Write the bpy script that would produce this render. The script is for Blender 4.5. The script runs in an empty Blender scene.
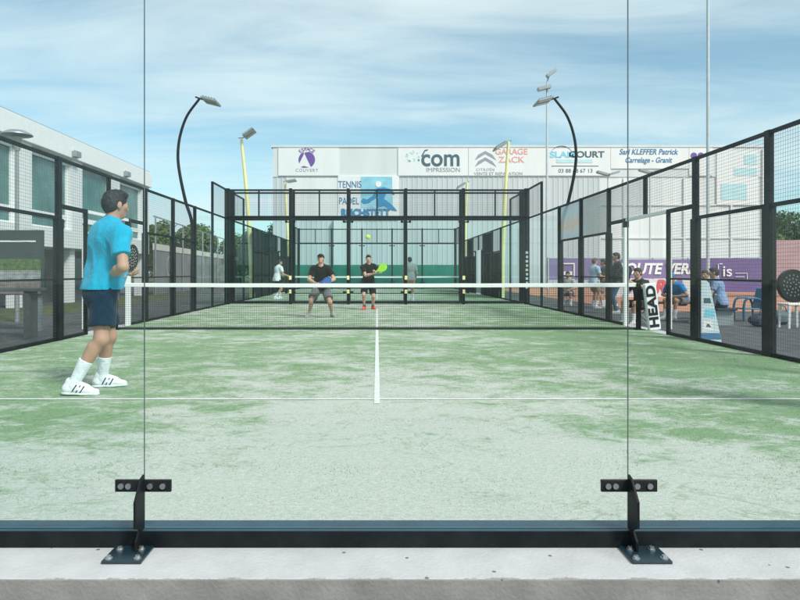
import bpy, bmesh, math, random
import numpy as np
from mathutils import Vector, Matrix
import openvdb

random.seed(7)
R = math.radians
SC = bpy.context.scene
COL = SC.collection
CAM_D, CAM_H, FPX, VPX, VPY = 2.69, 1.12, 655.0, 377.0, 272.0


# ------------------------------------------------------------------ materials
def _n(nt, typ, **kw):
    nd = nt.nodes.new(typ)
    for k, v in kw.items():
        setattr(nd, k, v)
    return nd


def mat(name, col, rough=0.6, metal=0.0, var=0.08, vscale=4.0, bump=0.0, bscale=60.0, spec=0.4, col2=None, stretch=(1, 1, 1), sheen=0.0, folds=0.0):
    m = bpy.data.materials.new(name)
    m.use_nodes = True
    nt = m.node_tree
    b = nt.nodes['Principled BSDF']
    b.inputs['Roughness'].default_value = rough
    b.inputs['Metallic'].default_value = metal
    b.inputs['Specular IOR Level'].default_value = spec
    if sheen:
        b.inputs['Sheen Weight'].default_value = sheen
    tc = _n(nt, 'ShaderNodeTexCoord')
    mp = _n(nt, 'ShaderNodeMapping')
    mp.inputs['Scale'].default_value = stretch
    nt.links.new(tc.outputs['Object'], mp.inputs['Vector'])
    ns = _n(nt, 'ShaderNodeTexNoise')
    ns.inputs['Scale'].default_value = vscale
    ns.inputs['Detail'].default_value = 6
    ns.inputs['Roughness'].default_value = 0.6
    nt.links.new(mp.outputs['Vector'], ns.inputs['Vector'])
    rp = _n(nt, 'ShaderNodeValToRGB')
    rp.color_ramp.elements[0].position = 0.3
    rp.color_ramp.elements[1].position = 0.7
    c = Vector(col)
    lo = c * (1 - var)
    hi = Vector(col2) if col2 else c * (1 + var)
    rp.color_ramp.elements[0].color = (*lo, 1)
    rp.color_ramp.elements[1].color = (*[min(x, 0.95) for x in hi], 1)
    nt.links.new(ns.outputs['Fac'], rp.inputs['Fac'])
    nt.links.new(rp.outputs['Color'], b.inputs['Base Color'])
    if bump > 0:
        n2 = _n(nt, 'ShaderNodeTexNoise')
        n2.inputs['Scale'].default_value = bscale
        n2.inputs['Detail'].default_value = 4
        nt.links.new(mp.outputs['Vector'], n2.inputs['Vector'])
        bp = _n(nt, 'ShaderNodeBump')
        bp.inputs['Strength'].default_value = bump
        bp.inputs['Distance'].default_value = 0.01
        nt.links.new(n2.outputs['Fac'], bp.inputs['Height'])
        nt.links.new(bp.outputs['Normal'], b.inputs['Normal'])
        if folds > 0:
            mp3 = _n(nt, 'ShaderNodeMapping')
            mp3.inputs['Scale'].default_value = (1.0, 1.0, 0.55)
            mp3.inputs['Rotation'].default_value = (0.35, 0.5, 0.2)
            nt.links.new(tc.outputs['Object'], mp3.inputs['Vector'])
            n3 = _n(nt, 'ShaderNodeTexNoise')
            n3.inputs['Scale'].default_value = 9.0
            n3.inputs['Detail'].default_value = 3
            n3.inputs['Distortion'].default_value = 1.6
            nt.links.new(mp3.outputs['Vector'], n3.inputs['Vector'])
            b3 = _n(nt, 'ShaderNodeBump')
            b3.inputs['Strength'].default_value = folds
            b3.inputs['Distance'].default_value = 0.05
            nt.links.new(n3.outputs['Fac'], b3.inputs['Height'])
            nt.links.new(b3.outputs['Normal'], bp.inputs['Normal'])
    return m


def glass_mat(name, tint, refl=1.0, dirt=0.0):
    m = bpy.data.materials.new(name)
    m.use_nodes = True
    nt = m.node_tree
    nt.nodes.clear()
    out = _n(nt, 'ShaderNodeOutputMaterial')
    mx = _n(nt, 'ShaderNodeMixShader')
    tr = _n(nt, 'ShaderNodeBsdfTransparent')
    tr.inputs['Color'].default_value = (*tint, 1)
    gl = _n(nt, 'ShaderNodeBsdfGlossy')
    gl.inputs['Roughness'].default_value = 0.0
    gl.inputs['Color'].default_value = (0.95, 1, 1, 1)
    lw = _n(nt, 'ShaderNodeLayerWeight')
    lw.inputs['Blend'].default_value = 0.5
    p = _n(nt, 'ShaderNodeMath', operation='POWER')
    p.inputs[1].default_value = 5.0
    ma = _n(nt, 'ShaderNodeMath', operation='MULTIPLY_ADD')
    ma.inputs[1].default_value = 0.95 * refl
    ma.inputs[2].default_value = 0.04 * refl
    nt.links.new(lw.outputs['Facing'], p.inputs[0])
    nt.links.new(p.outputs[0], ma.inputs[0])
    nt.links.new(ma.outputs[0], mx.inputs['Fac'])
    nt.links.new(tr.outputs[0], mx.inputs[1])
    nt.links.new(gl.outputs[0], mx.inputs[2])
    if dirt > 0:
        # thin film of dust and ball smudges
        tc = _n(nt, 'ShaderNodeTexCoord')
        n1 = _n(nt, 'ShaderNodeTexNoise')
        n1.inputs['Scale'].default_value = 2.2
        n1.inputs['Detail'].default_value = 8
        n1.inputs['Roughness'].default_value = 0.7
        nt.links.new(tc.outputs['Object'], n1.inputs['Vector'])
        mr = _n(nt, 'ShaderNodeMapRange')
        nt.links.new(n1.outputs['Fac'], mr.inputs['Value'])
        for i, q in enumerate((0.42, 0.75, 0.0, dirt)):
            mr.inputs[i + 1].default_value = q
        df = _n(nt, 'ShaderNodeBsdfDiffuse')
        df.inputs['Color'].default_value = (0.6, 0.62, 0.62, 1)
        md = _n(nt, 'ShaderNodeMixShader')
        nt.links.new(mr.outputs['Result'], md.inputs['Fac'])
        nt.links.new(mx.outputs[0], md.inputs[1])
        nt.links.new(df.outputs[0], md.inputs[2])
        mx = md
    nt.links.new(mx.outputs[0], out.inputs['Surface'])
    return m


def screen_mat(name, col, opacity, translucent=0.3):
    """open weave wind-screen fabric"""
    m = bpy.data.materials.new(name)
    m.use_nodes = True
    nt = m.node_tree
    nt.nodes.clear()
    out = _n(nt, 'ShaderNodeOutputMaterial')
    mx = _n(nt, 'ShaderNodeMixShader')
    mx.inputs['Fac'].default_value = opacity
    tr = _n(nt, 'ShaderNodeBsdfTransparent')
    m2 = _n(nt, 'ShaderNodeMixShader')
    m2.inputs['Fac'].default_value = translucent
    df = _n(nt, 'ShaderNodeBsdfDiffuse')
    tl = _n(nt, 'ShaderNodeBsdfTranslucent')
    tc = _n(nt, 'ShaderNodeTexCoord')
    ns = _n(nt, 'ShaderNodeTexNoise')
    ns.inputs['Scale'].default_value = 1.5
    nt.links.new(tc.outputs['Object'], ns.inputs['Vector'])
    rp = _n(nt, 'ShaderNodeValToRGB')
    rp.color_ramp.elements[0].color = (*[x * 0.85 for x in col], 1)
    rp.color_ramp.elements[1].color = (*[x * 1.15 for x in col], 1)
    nt.links.new(ns.outputs['Fac'], rp.inputs['Fac'])
    nt.links.new(rp.outputs['Color'], df.inputs['Color'])
    nt.links.new(rp.outputs['Color'], tl.inputs['Color'])
    nt.links.new(df.outputs[0], m2.inputs[1])
    nt.links.new(tl.outputs[0], m2.inputs[2])
    nt.links.new(tr.outputs[0], mx.inputs[1])
    nt.links.new(m2.outputs[0], mx.inputs[2])
    nt.links.new(mx.outputs[0], out.inputs['Surface'])
    return m


M = {}
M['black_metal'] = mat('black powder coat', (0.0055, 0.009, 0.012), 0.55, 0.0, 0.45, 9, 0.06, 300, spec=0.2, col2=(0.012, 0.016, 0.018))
M['beam_top_sheen'] = mat('teal beam paint', (0.011, 0.058, 0.086), 0.36, 0.0, 0.2, 6, 0.05, 250, spec=0.6)  # beam top coloured a lighter teal for the sky it reflects
M['teal_metal'] = mat('dark teal powder coat', (0.010, 0.030, 0.042), 0.30, 0.0, 0.2, 6, 0.05, 250, spec=0.6)
M['wire'] = mat('black wire', (0.06, 0.075, 0.08), 0.5, 0.0, 0.2, 9)
M['steel'] = mat('zinc steel', (0.55, 0.56, 0.56), 0.35, 0.9, 0.15, 30)
M['grey_metal'] = mat('grey galvanised', (0.33, 0.36, 0.37), 0.5, 0.5, 0.12, 6)
M['pale_metal'] = mat('pale galvanised', (0.55, 0.6, 0.62), 0.5, 0.2, 0.08, 6)
M['white_paint'] = mat('white paint', (0.8, 0.81, 0.8), 0.5, 0, 0.04, 5)
M['white_wall'] = mat('white render', (0.76, 0.77, 0.76), 0.8, 0, 0.05, 1.2, 0.05, 80)
M['yellow_paint'] = mat('yellow paint', (0.84, 0.78, 0.38), 0.5, 0, 0.08, 4)
M['concrete'] = mat('bare concrete', (0.27, 0.26, 0.245), 0.9, 0, 0.22, 4, 0.3, 60)
M['plinth_paint'] = mat('painted concrete', (0.50, 0.515, 0.52), 0.75, 0, 0.10, 5, 0.25, 60)
def specks(m, scale, thr, col):
    nt = m.node_tree
    b = nt.nodes['Principled BSDF']
    src = b.inputs['Base Color'].links[0].from_socket
    tc = _n(nt, 'ShaderNodeTexCoord')
    vo = _n(nt, 'ShaderNodeTexVoronoi')
    vo.inputs['Scale'].default_value = scale
    nt.links.new(tc.outputs['Object'], vo.inputs['Vector'])
    wn = _n(nt, 'ShaderNodeSeparateColor')
    nt.links.new(vo.outputs['Color'], wn.inputs[0])
    a = _n(nt, 'ShaderNodeMath', operation='LESS_THAN')
    nt.links.new(vo.outputs['Distance'], a.inputs[0])
    a.inputs[1].default_value = 0.13
    c = _n(nt, 'ShaderNodeMath', operation='GREATER_THAN')
    nt.links.new(wn.outputs[0], c.inputs[0])
    c.inputs[1].default_value = thr
    d = _n(nt, 'ShaderNodeMath', operation='MULTIPLY')
    nt.links.new(a.outputs[0], d.inputs[0])
    nt.links.new(c.outputs[0], d.inputs[1])
    mx = _n(nt, 'ShaderNodeMix', data_type='RGBA')
    nt.links.new(d.outputs[0], mx.inputs['Factor'])
    nt.links.new(src, mx.inputs['A'])
    mx.inputs['B'].default_value = (*col, 1)
    nt.links.new(mx.outputs['Result'], b.inputs['Base Color'])


def worn_edge(m, bare):
    """paint chipped back to bare concrete along the front arris of the slab"""
    nt = m.node_tree
    b = nt.nodes['Principled BSDF']
    src = b.inputs['Base Color'].links[0].from_socket
    tc = _n(nt, 'ShaderNodeTexCoord')
    sp = _n(nt, 'ShaderNodeSeparateXYZ')
    nt.links.new(tc.outputs['Object'], sp.inputs[0])
    n = _n(nt, 'ShaderNodeTexNoise')
    n.inputs['Scale'].default_value = 9
    n.inputs['Detail'].default_value = 8
    n.inputs['Roughness'].default_value = 0.75
    nt.links.new(tc.outputs['Object'], n.inputs['Vector'])
    ma = _n(nt, 'ShaderNodeMath', operation='MULTIPLY_ADD')
    nt.links.new(n.outputs['Fac'], ma.inputs[0])
    ma.inputs[1].default_value = 0.075
    nt.links.new(sp.outputs['Y'], ma.inputs[2])
    r = _n(nt, 'ShaderNodeMapRange')
    nt.links.new(ma.outputs[0], r.inputs['Value'])
    for i, q in enumerate((-0.265, -0.255, 1.0, 0.0)):
        r.inputs[i + 1].default_value = q
    mx = _n(nt, 'ShaderNodeMix', data_type='RGBA')
    nt.links.new(r.outputs['Result'], mx.inputs['Factor'])
    nt.links.new(src, mx.inputs['A'])
    mx.inputs['B'].default_value = (*bare, 1)
    nt.links.new(mx.outputs['Result'], b.inputs['Base Color'])


worn_edge(M['plinth_paint'], (0.27, 0.26, 0.245))
specks(M['plinth_paint'], 16, 0.86, (0.16, 0.16, 0.15))
specks(M['concrete'], 24, 0.9, (0.12, 0.12, 0.11))
M['asphalt'] = mat('asphalt', (0.085, 0.092, 0.097), 0.9, 0, 0.25, 3, 0.5, 90, col2=(0.12, 0.128, 0.13))
M['clay'] = mat('clay court', (0.50, 0.24, 0.15), 0.95, 0, 0.15, 1.5, 0.3, 60)
M['lawn'] = mat('lawn grass', (0.075, 0.11, 0.04), 0.95, 0, 0.45, 3, 0.9, 70, col2=(0.14, 0.165, 0.075))
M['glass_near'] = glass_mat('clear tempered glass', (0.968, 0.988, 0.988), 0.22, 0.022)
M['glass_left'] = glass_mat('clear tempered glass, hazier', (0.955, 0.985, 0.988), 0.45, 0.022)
M['glass_far'] = glass_mat('greenish tempered glass', (0.945, 0.985, 0.98), 0.2)
M['glass_edge'] = mat('glass edge', (0.05, 0.10, 0.11), 0.12, 0, 0.1, 5, spec=0.9)
M['net_cord'] = mat('net cord', (0.022, 0.03, 0.03), 0.8, 0, 0.2, 9)
M['screen_dark'] = screen_mat('dark windscreen', (0.035, 0.055, 0.058), 0.93, 0.2)
M['screen_grey'] = screen_mat('grey windscreen', (0.55, 0.6, 0.6), 0.5, 0.4)
M['screen_pale'] = screen_mat('pale windscreen', (0.75, 0.78, 0.78), 0.3, 0.4)
M['screen_green'] = mat('green windscreen', (0.012, 0.20, 0.155), 0.8, 0, 0.12, 1.0)
M['black_plastic'] = mat('black plastic', (0.012, 0.014, 0.016), 0.4, 0, 0.2, 9)
M['lamp_lens'] = mat('lamp lens', (0.45, 0.46, 0.42), 0.2, 0.2, 0.1, 20)


# ------------------------------------------------------------------ mesh builder
class MB:
    def __init__(self):
        self.v, self.f, self.mi = [], [], []

    def add(self, vs, fs, mi=0):
        o = len(self.v)
        self.v.extend([tuple(p) for p in vs])
        for f in fs:
            self.f.append(tuple(i + o for i in f))
            self.mi.append(mi)
        return self

    def box(self, x0, x1, y0, y1, z0, z1, mi=0):
        vs = [(x, y, z) for z in (z0, z1) for y in (y0, y1) for x in (x0, x1)]
        fs = [(0, 2, 3, 1), (4, 5, 7, 6), (0, 1, 5, 4), (2, 6, 7, 3), (0, 4, 6, 2), (1, 3, 7, 5)]
        return self.add(vs, fs, mi)

    def obox(self, c, ax, ay, az, mi=0):
        c, ax, ay, az = map(Vector, (c, ax, ay, az))
        vs = [c + ax * i + ay * j + az * k for k in (-1, 1) for j in (-1, 1) for i in (-1, 1)]
        fs = [(0, 2, 3, 1), (4, 5, 7, 6), (0, 1, 5, 4), (2, 6, 7, 3), (0, 4, 6, 2), (1, 3, 7, 5)]
        return self.add(vs, fs, mi)

    def tube(self, pts, rad, n=10, mi=0, cap=True, flat=None):
        pts = [Vector(p) for p in pts]
        if not hasattr(rad, '__len__'):
            rad = [rad] * len(pts)
        rings = []
        prev = None
        for i, p in enumerate(pts):
            t = (pts[min(i + 1, len(pts) - 1)] - pts[max(i - 1, 0)]).normalized()
            u = t.orthogonal().normalized() if prev is None else (prev - t * prev.dot(t)).normalized()
            prev = u
            w = t.cross(u)
            rings.append([p + (u * math.cos(a) + w * math.sin(a)) * rad[i] for a in [2 * math.pi * k / n for k in range(n)]])
        vs = [q for r in rings for q in r]
        fs = []
        for i in range(len(pts) - 1):
            for k in range(n):
                a, b = i * n + k, i * n + (k + 1) % n
                fs.append((a, b, b + n, a + n))
        if cap:
            fs.append(tuple(range(n))[::-1])
            fs.append(tuple((len(pts) - 1) * n + k for k in range(n)))
        return self.add(vs, fs, mi)

    def cyl(self, a, b, r, n=12, mi=0, r2=None):
        return self.tube([a, b], [r, r if r2 is None else r2], n, mi)

    def prism(self, poly, y0, y1, mi=0):
        """poly of (x,z) extruded along y"""
        n = len(poly)
        vs = [(x, y0, z) for x, z in poly] + [(x, y1, z) for x, z in poly]
        fs = [tuple(range(n)), tuple(range(2 * n - 1, n - 1, -1))]
        for i in range(n):
            j = (i + 1) % n
            fs.append((i, i + n, j + n, j))
        return self.add(vs, fs, mi)

    def lathe(self, prof, n=20, c=(0, 0), mi=0):
        vs = []
        for r, z in prof:
            for k in range(n):
                a = 2 * math.pi * k / n
                vs.append((c[0] + r * math.cos(a), c[1] + r * math.sin(a), z))
        fs = []
        for i in range(len(prof) - 1):
            for k in range(n):
                a, b = i * n + k, i * n + (k + 1) % n
                fs.append((a, b, b + n, a + n))
        fs.append(tuple(range(n))[::-1])
        fs.append(tuple((len(prof) - 1) * n + k for k in range(n)))
        return self.add(vs, fs, mi)

    def build(self, name, mats, parent=None, smooth=False, world=True, bevel=0.0):
        me = bpy.data.meshes.new(name)
        off = wloc(parent) if (parent is not None and world) else Vector((0, 0, 0))
        me.from_pydata([Vector(p) - off for p in self.v], [], self.f)
        if not isinstance(mats, (list, tuple)):
            mats = [mats]
        for m in mats:
            me.materials.append(m)
        me.polygons.foreach_set('material_index', self.mi)
        bm = bmesh.new()
        bm.from_mesh(me)
        bmesh.ops.recalc_face_normals(bm, faces=bm.faces)
        bm.to_mesh(me)
        bm.free()
        if smooth:
            me.polygons.foreach_set('use_smooth', [True] * len(me.polygons))
            try:
                me.set_sharp_from_angle(angle=R(40))
            except Exception:
                pass
        me.update()
        o = bpy.data.objects.new(name, me)
        COL.objects.link(o)
        o.parent = parent
        if bevel:
            bv = o.modifiers.new('bevel', 'BEVEL')
            bv.width = bevel
            bv.segments = 2
            bv.limit_method = 'ANGLE'
        return o


def wloc(o):
    v = Vector((0, 0, 0))
    while o is not None:
        v = v + o.location
        o = o.parent
    return v


def tag(o, label, cat, group=None, kind=None):
    o['label'] = label
    o['category'] = cat
    if group:
        o['group'] = group
    if kind:
        o['kind'] = kind
    return o


def thing(name, label, cat, loc=(0, 0, 0), group=None):
    o = bpy.data.objects.new(name, None)
    o.empty_display_size = 0.2
    COL.objects.link(o)
    o.location = loc
    return tag(o, label, cat, group)


def structure(o, label=None, cat=None):
    o['kind'] = 'structure'
    o['label'] = label or ''
    o['category'] = cat or o.name
    return o


def copy_tree(o, parent=None):
    c = o.copy()
    COL.objects.link(c)
    c.parent = parent
    for ch in list(o.children):
        copy_tree(ch, c)
    return c


def at(x, y, d):
    """world point seen at photo pixel x,y at distance d along the court"""
    return Vector(((x - VPX) * d / FPX, d - CAM_D, CAM_H + (VPY - y) * d / FPX))


def text(s, size, loc, material, parent, name='lettering', rot=(R(90), 0, 0), align='CENTER', shear=0.0, bold=0.0, ext=0.01, sx=1.0, space=1.0):
    cu = bpy.data.curves.new(name, 'FONT')
    cu.body = s
    cu.size = size
    cu.align_x = align
    cu.align_y = 'CENTER'
    cu.shear = shear
    cu.offset = bold
    cu.extrude = ext
    cu.space_character = space
    cu.materials.append(material)
    o = bpy.data.objects.new(name, cu)
    COL.objects.link(o)
    o.parent = parent
    o.location = Vector(loc) - (wloc(parent) if parent else Vector((0, 0, 0)))
    o.rotation_euler = rot
    o.scale = (sx, 1, 1)
    return o


_wm = {}


def wire_mesh(w, h, parent, p0, axis, step=0.05, r=0.0019, name='wire_mesh', material=None):
    """welded mesh: local x along the fence, z up, p0 its lower corner (world)"""
    key = (round(w, 3), round(h, 3), step, r, name)
    if key not in _wm:
        mb = MB()
        q = [(r, 0), (-r * 0.5, r * 0.87), (-r * 0.5, -r * 0.87)]
        n = max(1, round(w / step))
        for i in range(n + 1):
            x = w * i / n
            vs = [(x + a, b, 0) for a, b in q] + [(x + a, b, h) for a, b in q]
            mb.add(vs, [(0, 1, 4, 3), (1, 2, 5, 4), (2, 0, 3, 5)])
        n = max(1, round(h / step))
        for i in range(n + 1):
            z = h * i / n
            vs = [(0, a + 2 * r, z + b) for a, b in q] + [(w, a + 2 * r, z + b) for a, b in q]
            mb.add(vs, [(0, 1, 4, 3), (1, 2, 5, 4), (2, 0, 3, 5)])
        o = mb.build(name, material or M['wire'])
        _wm[key] = o.data
        COL.objects.unlink(o)
        bpy.data.objects.remove(o)
    o = bpy.data.objects.new(name, _wm[key])
    COL.objects.link(o)
    o.parent = parent
    o.location = Vector(p0) - wloc(parent)
    o.rotation_euler = (0, 0, R(90) if axis == 'y' else 0)
    return o


def pane(mb_args, material, parent, edge=True):
    mb = MB()
    mb.box(*mb_args)
    o = mb.build('glass_pane', [material, M['glass_edge']], parent)
    if edge:
        dx = [mb_args[1] - mb_args[0], mb_args[3] - mb_args[2], mb_args[5] - mb_args[4]]
        thin = dx.index(min(dx))
        for p in o.data.polygons:
            if abs(p.normal[thin]) < 0.5:
                p.material_index = 1
    return o

# light and exposure
SUN_EL, SUN_AZ, SUN_E, SUN_ANGLE = 43, 138, 1.5, 12
SKY_STRENGTH, EXPOSURE, ZENITH = 0.068, 1.2, 1.25
SKY_TINT = (0.60, 0.93, 0.90, 1)
CLOUD_COL = (5.2, 6.15, 6.4, 1)
CLOUD_HIGH = (6.8, 6.3, 5.6, 1)

# ------------------------------------------------------------------ ground and court
def sheet(name, pts, z, m):
    mb = MB()
    mb.add([(x, y, z) for x, y in pts], [tuple(range(len(pts)))])
    return mb.build(name, m)


def rect(x0, x1, y0, y1):
    return [(x0, y0), (x1, y0), (x1, y1), (x0, y1)]


GZ = -0.10
structure(sheet('ground', rect(-400, 400, -60, 700), GZ, M['asphalt']), 'grey asphalt ground round the courts', 'ground')
structure(sheet('clay_court', rect(8.2, 46, 17.5, 47), GZ + 0.004, M['clay']), 'orange clay tennis court beyond the right fence', 'court')
structure(sheet('lawn', [(-12.0, 6), (-9.0, 6), (-9.4, 33), (-12.0, 33)], GZ + 0.004, M['lawn']), 'grass strip in front of the white building', 'lawn')
structure(sheet('meadow', [(-90, 52), (-11, 52), (-11, 140), (-90, 140)], GZ + 0.008, M['lawn']), 'grass below the trees', 'meadow')
structure(sheet('grass_bank', [(33.5, 49), (120, 49), (120, 140), (33.5, 140)], GZ + 0.008, M['lawn']), 'grass below the trees on the right', 'meadow')

mb = MB()
mb.box(-5.45, 5.45, -0.30, 41.2, GZ - 0.2, 0.0)
slab = mb.build('court_slab', [M['concrete'], M['plinth_paint']], bevel=0.006)
for p in slab.data.polygons:
    if p.normal.z > 0.5:
        p.material_index = 1
structure(slab, 'concrete slab with white painted top under the padel courts', 'slab')


def turf_mat():
    m = bpy.data.materials.new('sand filled turf')
    m.use_nodes = True
    nt = m.node_tree
    b = nt.nodes['Principled BSDF']
    b.inputs['Roughness'].default_value = 0.95
    b.inputs['Specular IOR Level'].default_value = 0.15
    L = nt.links.new
    tc = _n(nt, 'ShaderNodeTexCoord')

    def noise(scale, st, detail=6, rough=0.6, dist=0.0, off=(0, 0, 0)):
        mp = _n(nt, 'ShaderNodeMapping')
        mp.inputs['Scale'].default_value = st
        mp.inputs['Location'].default_value = off
        L(tc.outputs['Object'], mp.inputs['Vector'])
        n = _n(nt, 'ShaderNodeTexNoise')
        n.inputs['Scale'].default_value = scale
        n.inputs['Detail'].default_value = detail
        n.inputs['Roughness'].default_value = rough
        n.inputs['Distortion'].default_value = dist
        L(mp.outputs['Vector'], n.inputs['Vector'])
        return n.outputs['Fac']

    def math_(op, a, bb=None, c=None, clamp=False):
        n = _n(nt, 'ShaderNodeMath', operation=op)
        n.use_clamp = clamp
        for i, q in enumerate((a, bb, c)):
            if q is None:
                continue
            if isinstance(q, (int, float)):
                n.inputs[i].default_value = q
            else:
                L(q, n.inputs[i])
        return n.outputs[0]

    def rng(v, a, bb, c, d):
        n = _n(nt, 'ShaderNodeMapRange')
        n.interpolation_type = 'SMOOTHSTEP'
        L(v, n.inputs['Value'])
        for i, q in enumerate((a, bb, c, d)):
            n.inputs[i + 1].default_value = q
        return n.outputs['Result']

    sx = _n(nt, 'ShaderNodeSeparateXYZ')
    L(tc.outputs['Object'], sx.inputs[0])
    X, Y = sx.outputs['X'], sx.outputs['Y']
    # sand drifted against the back glass and down the middle, worn clean on the right
    back = rng(Y, 0.6, 2.6, 1.0, 0.0)
    ax = math_('ABSOLUTE', math_('SUBTRACT', X, 0.2))
    mid = rng(ax, 0.3, 2.8, 1.0, 0.0)
    midy = rng(Y, 2.2, 6.0, 1.0, 0.2)
    right = math_('MULTIPLY', rng(X, 1.5, 4.5, 0.0, 1.0), rng(Y, 3.0, 7.0, 0.0, 1.0))
    far = rng(Y, 10.0, 15.0, 0.0, 1.0)
    bias = math_('ADD', math_('MULTIPLY', back, 0.125), math_('MULTIPLY', mid, math_('MULTIPLY', midy, 0.20)))
    bias = math_('SUBTRACT', bias, math_('MULTIPLY', right, 0.08))
    bias = math_('ADD', bias, math_('MULTIPLY', far, 0.04))
    big = noise(0.55, (1.0, 1.3, 1), 5, 0.6, 0.6)
    medn = noise(2.0, (0.85, 1.15, 1), 7, 0.66, 0.7, (3, 1, 0))
    fine = noise(10.0, (0.8, 1.2, 1), 6, 0.72, 0.9, (7, 2, 0))
    s = math_('ADD', math_('MULTIPLY', big, 0.42), math_('MULTIPLY', medn, 0.95))
    s = math_('ADD', s, math_('MULTIPLY', fine, 0.62))
    s = math_('ADD', s, bias)
    mask = rng(s, 0.92, 1.20, 0.0, 1.0)
    grain = noise(140.0, (1, 1, 1), 3, 0.7)
    speck = noise(38.0, (0.8, 1.2, 1), 4, 0.75, 0.4, (1, 5, 0))
    rg = _n(nt, 'ShaderNodeValToRGB')
    e = rg.color_ramp.elements
    e[0].position, e[0].color = 0.25, (0.15, 0.275, 0.130, 1)
    e[1].position, e[1].color = 0.72, (0.325, 0.455, 0.28, 1)
    L(speck, rg.inputs['Fac'])
    rs = _n(nt, 'ShaderNodeValToRGB')
    e = rs.color_ramp.elements
    e[0].position, e[0].color = 0.28, (0.48, 0.51, 0.455, 1)
    e[1].position, e[1].color = 0.7, (0.68, 0.69, 0.65, 1)
    L(speck, rs.inputs['Fac'])
    mx = _n(nt, 'ShaderNodeMix', data_type='RGBA')
    L(mask, mx.inputs['Factor'])
    L(rg.outputs['Color'], mx.inputs['A'])
    L(rs.outputs['Color'], mx.inputs['B'])
    # scattered dark fibre flecks
    m3 = _n(nt, 'ShaderNodeMix', data_type='RGBA')
    m3.blend_type = 'MULTIPLY'
    m3.inputs['B'].default_value = (0.72, 0.79, 0.70, 1)
    L(rng(grain, 0.36, 0.6, 0.9, 0.0), m3.inputs['Factor'])
    L(mx.outputs['Result'], m3.inputs['A'])
    # scuffs and shoe drags: thin wandering darker lines where the sand was kicked away
    rid = math_('ABSOLUTE', math_('SUBTRACT', noise(1.7, (0.8, 1.3, 1), 3, 0.5, 2.2, (9, 4, 0)), 0.5))
    gate = rng(noise(0.9, (1, 1, 1), 2, 0.5, 0, (2, 8, 0)), 0.48, 0.6, 0.0, 1.0)
    m4 = _n(nt, 'ShaderNodeMix', data_type='RGBA')
    m4.blend_type = 'MULTIPLY'
    m4.inputs['B'].default_value = (0.74, 0.80, 0.70, 1)
    L(math_('MULTIPLY', rng(rid, 0.0, 0.022, 1.0, 0.0), gate), m4.inputs['Factor'])
    L(m3.outputs['Result'], m4.inputs['A'])
    L(m4.outputs['Result'], b.inputs['Base Color'])
    bp = _n(nt, 'ShaderNodeBump')
    bp.inputs['Strength'].default_value = 0.55
    bp.inputs['Distance'].default_value = 0.012
    L(math_('ADD', math_('MULTIPLY', grain, 0.5), math_('ADD', speck, medn)), bp.inputs['Height'])
    L(bp.outputs['Normal'], b.inputs['Normal'])
    return m


M['turf'] = turf_mat()
M['line'] = mat('line paint', (0.62, 0.66, 0.62), 0.9, 0, 0.0, 22, 0.3, 120, col2=(0.80, 0.82, 0.80))
for k, Y0 in enumerate((0.0, 20.75)):
    mb = MB()
    n = 1
    mb.add([(-5.16, Y0 + 0.05, 0.004), (5.16, Y0 + 0.05, 0.004), (5.16, Y0 + 20.0, 0.004), (-5.16, Y0 + 20.0, 0.004)], [(0, 1, 2, 3)])
    t = mb.build('court_turf', M['turf'])
    structure(t, ['sand strewn green turf of the front padel court', 'sand strewn green turf of the rear padel court'][k], 'turf')
    for (x0, x1, y0, y1) in ((-5.16, 5.16, 3.03, 3.08), (-5.16, 5.16, 16.92, 16.97), (-0.025, 0.025, 3.08, 9.9), (-0.025, 0.025, 10.1, 16.92), (-0.025, 0.025, 2.85, 3.03), (-0.025, 0.025, 16.97, 17.15)):
        mb = MB()
        mb.add([(x0, Y0 + y0, 0.008), (x1, Y0 + y0, 0.008), (x1, Y0 + y1, 0.008), (x0, Y0 + y1, 0.008)], [(0, 1, 2, 3)])
        mb.build('line_marking', M['line'], t)

# loose tufts of turf fibre standing out of the sand in the near half of the court
rs = np.random.RandomState(11)
nc, per = 2600, 38
cx = rs.uniform(-5.0, 5.0, nc)
cy = 0.15 + 7.3 * rs.rand(nc) ** 0.8
keep = rs.rand(nc) < np.clip(0.25 + 0.55 * (np.abs(cx - 0.2) > 1.6) + 0.5 * (cy > 3.4), 0, 1)
cx, cy = cx[keep], cy[keep]
nc = len(cx)
bx = np.repeat(cx, per) + rs.normal(size=nc * per) * np.repeat(rs.uniform(0.05, 0.22, nc), per)
by = np.repeat(cy, per) + rs.normal(size=nc * per) * np.repeat(rs.uniform(0.03, 0.10, nc), per)
ok = (np.abs(bx) < 5.1) & (by > 0.12)
bx, by = bx[ok], by[ok]
nb = len(bx)
th = rs.uniform(0, 6.283, nb)
hh = rs.uniform(0.004, 0.011, nb)
wd = rs.uniform(0.0012, 0.0028, nb)
ln = rs.uniform(0.0, 0.012, nb)
ph = rs.uniform(0, 6.283, nb)
P0 = np.stack([bx - np.cos(th) * wd, by - np.sin(th) * wd, np.full(nb, 0.0035)], 1)
P1 = np.stack([bx + np.cos(th) * wd, by + np.sin(th) * wd, np.full(nb, 0.0035)], 1)
P2 = np.stack([bx + np.cos(ph) * ln, by + np.sin(ph) * ln, 0.004 + hh], 1)
vv = np.stack([P0, P1, P2], 1).reshape(-1, 3)
me = bpy.data.meshes.new('turf_fibres')
me.from_pydata(vv.tolist(), [], np.arange(nb * 3).reshape(-1, 3).tolist())
me.materials.append(mat('turf fibre', (0.22, 0.32, 0.18), 0.8, 0, 0.2, 30, col2=(0.42, 0.50, 0.35), spec=0.15))
fo = bpy.data.objects.new('turf_fibres', me)
COL.objects.link(fo)
tag(fo, 'short green turf fibres standing out of the sand near the glass', 'turf', kind='stuff')

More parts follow.
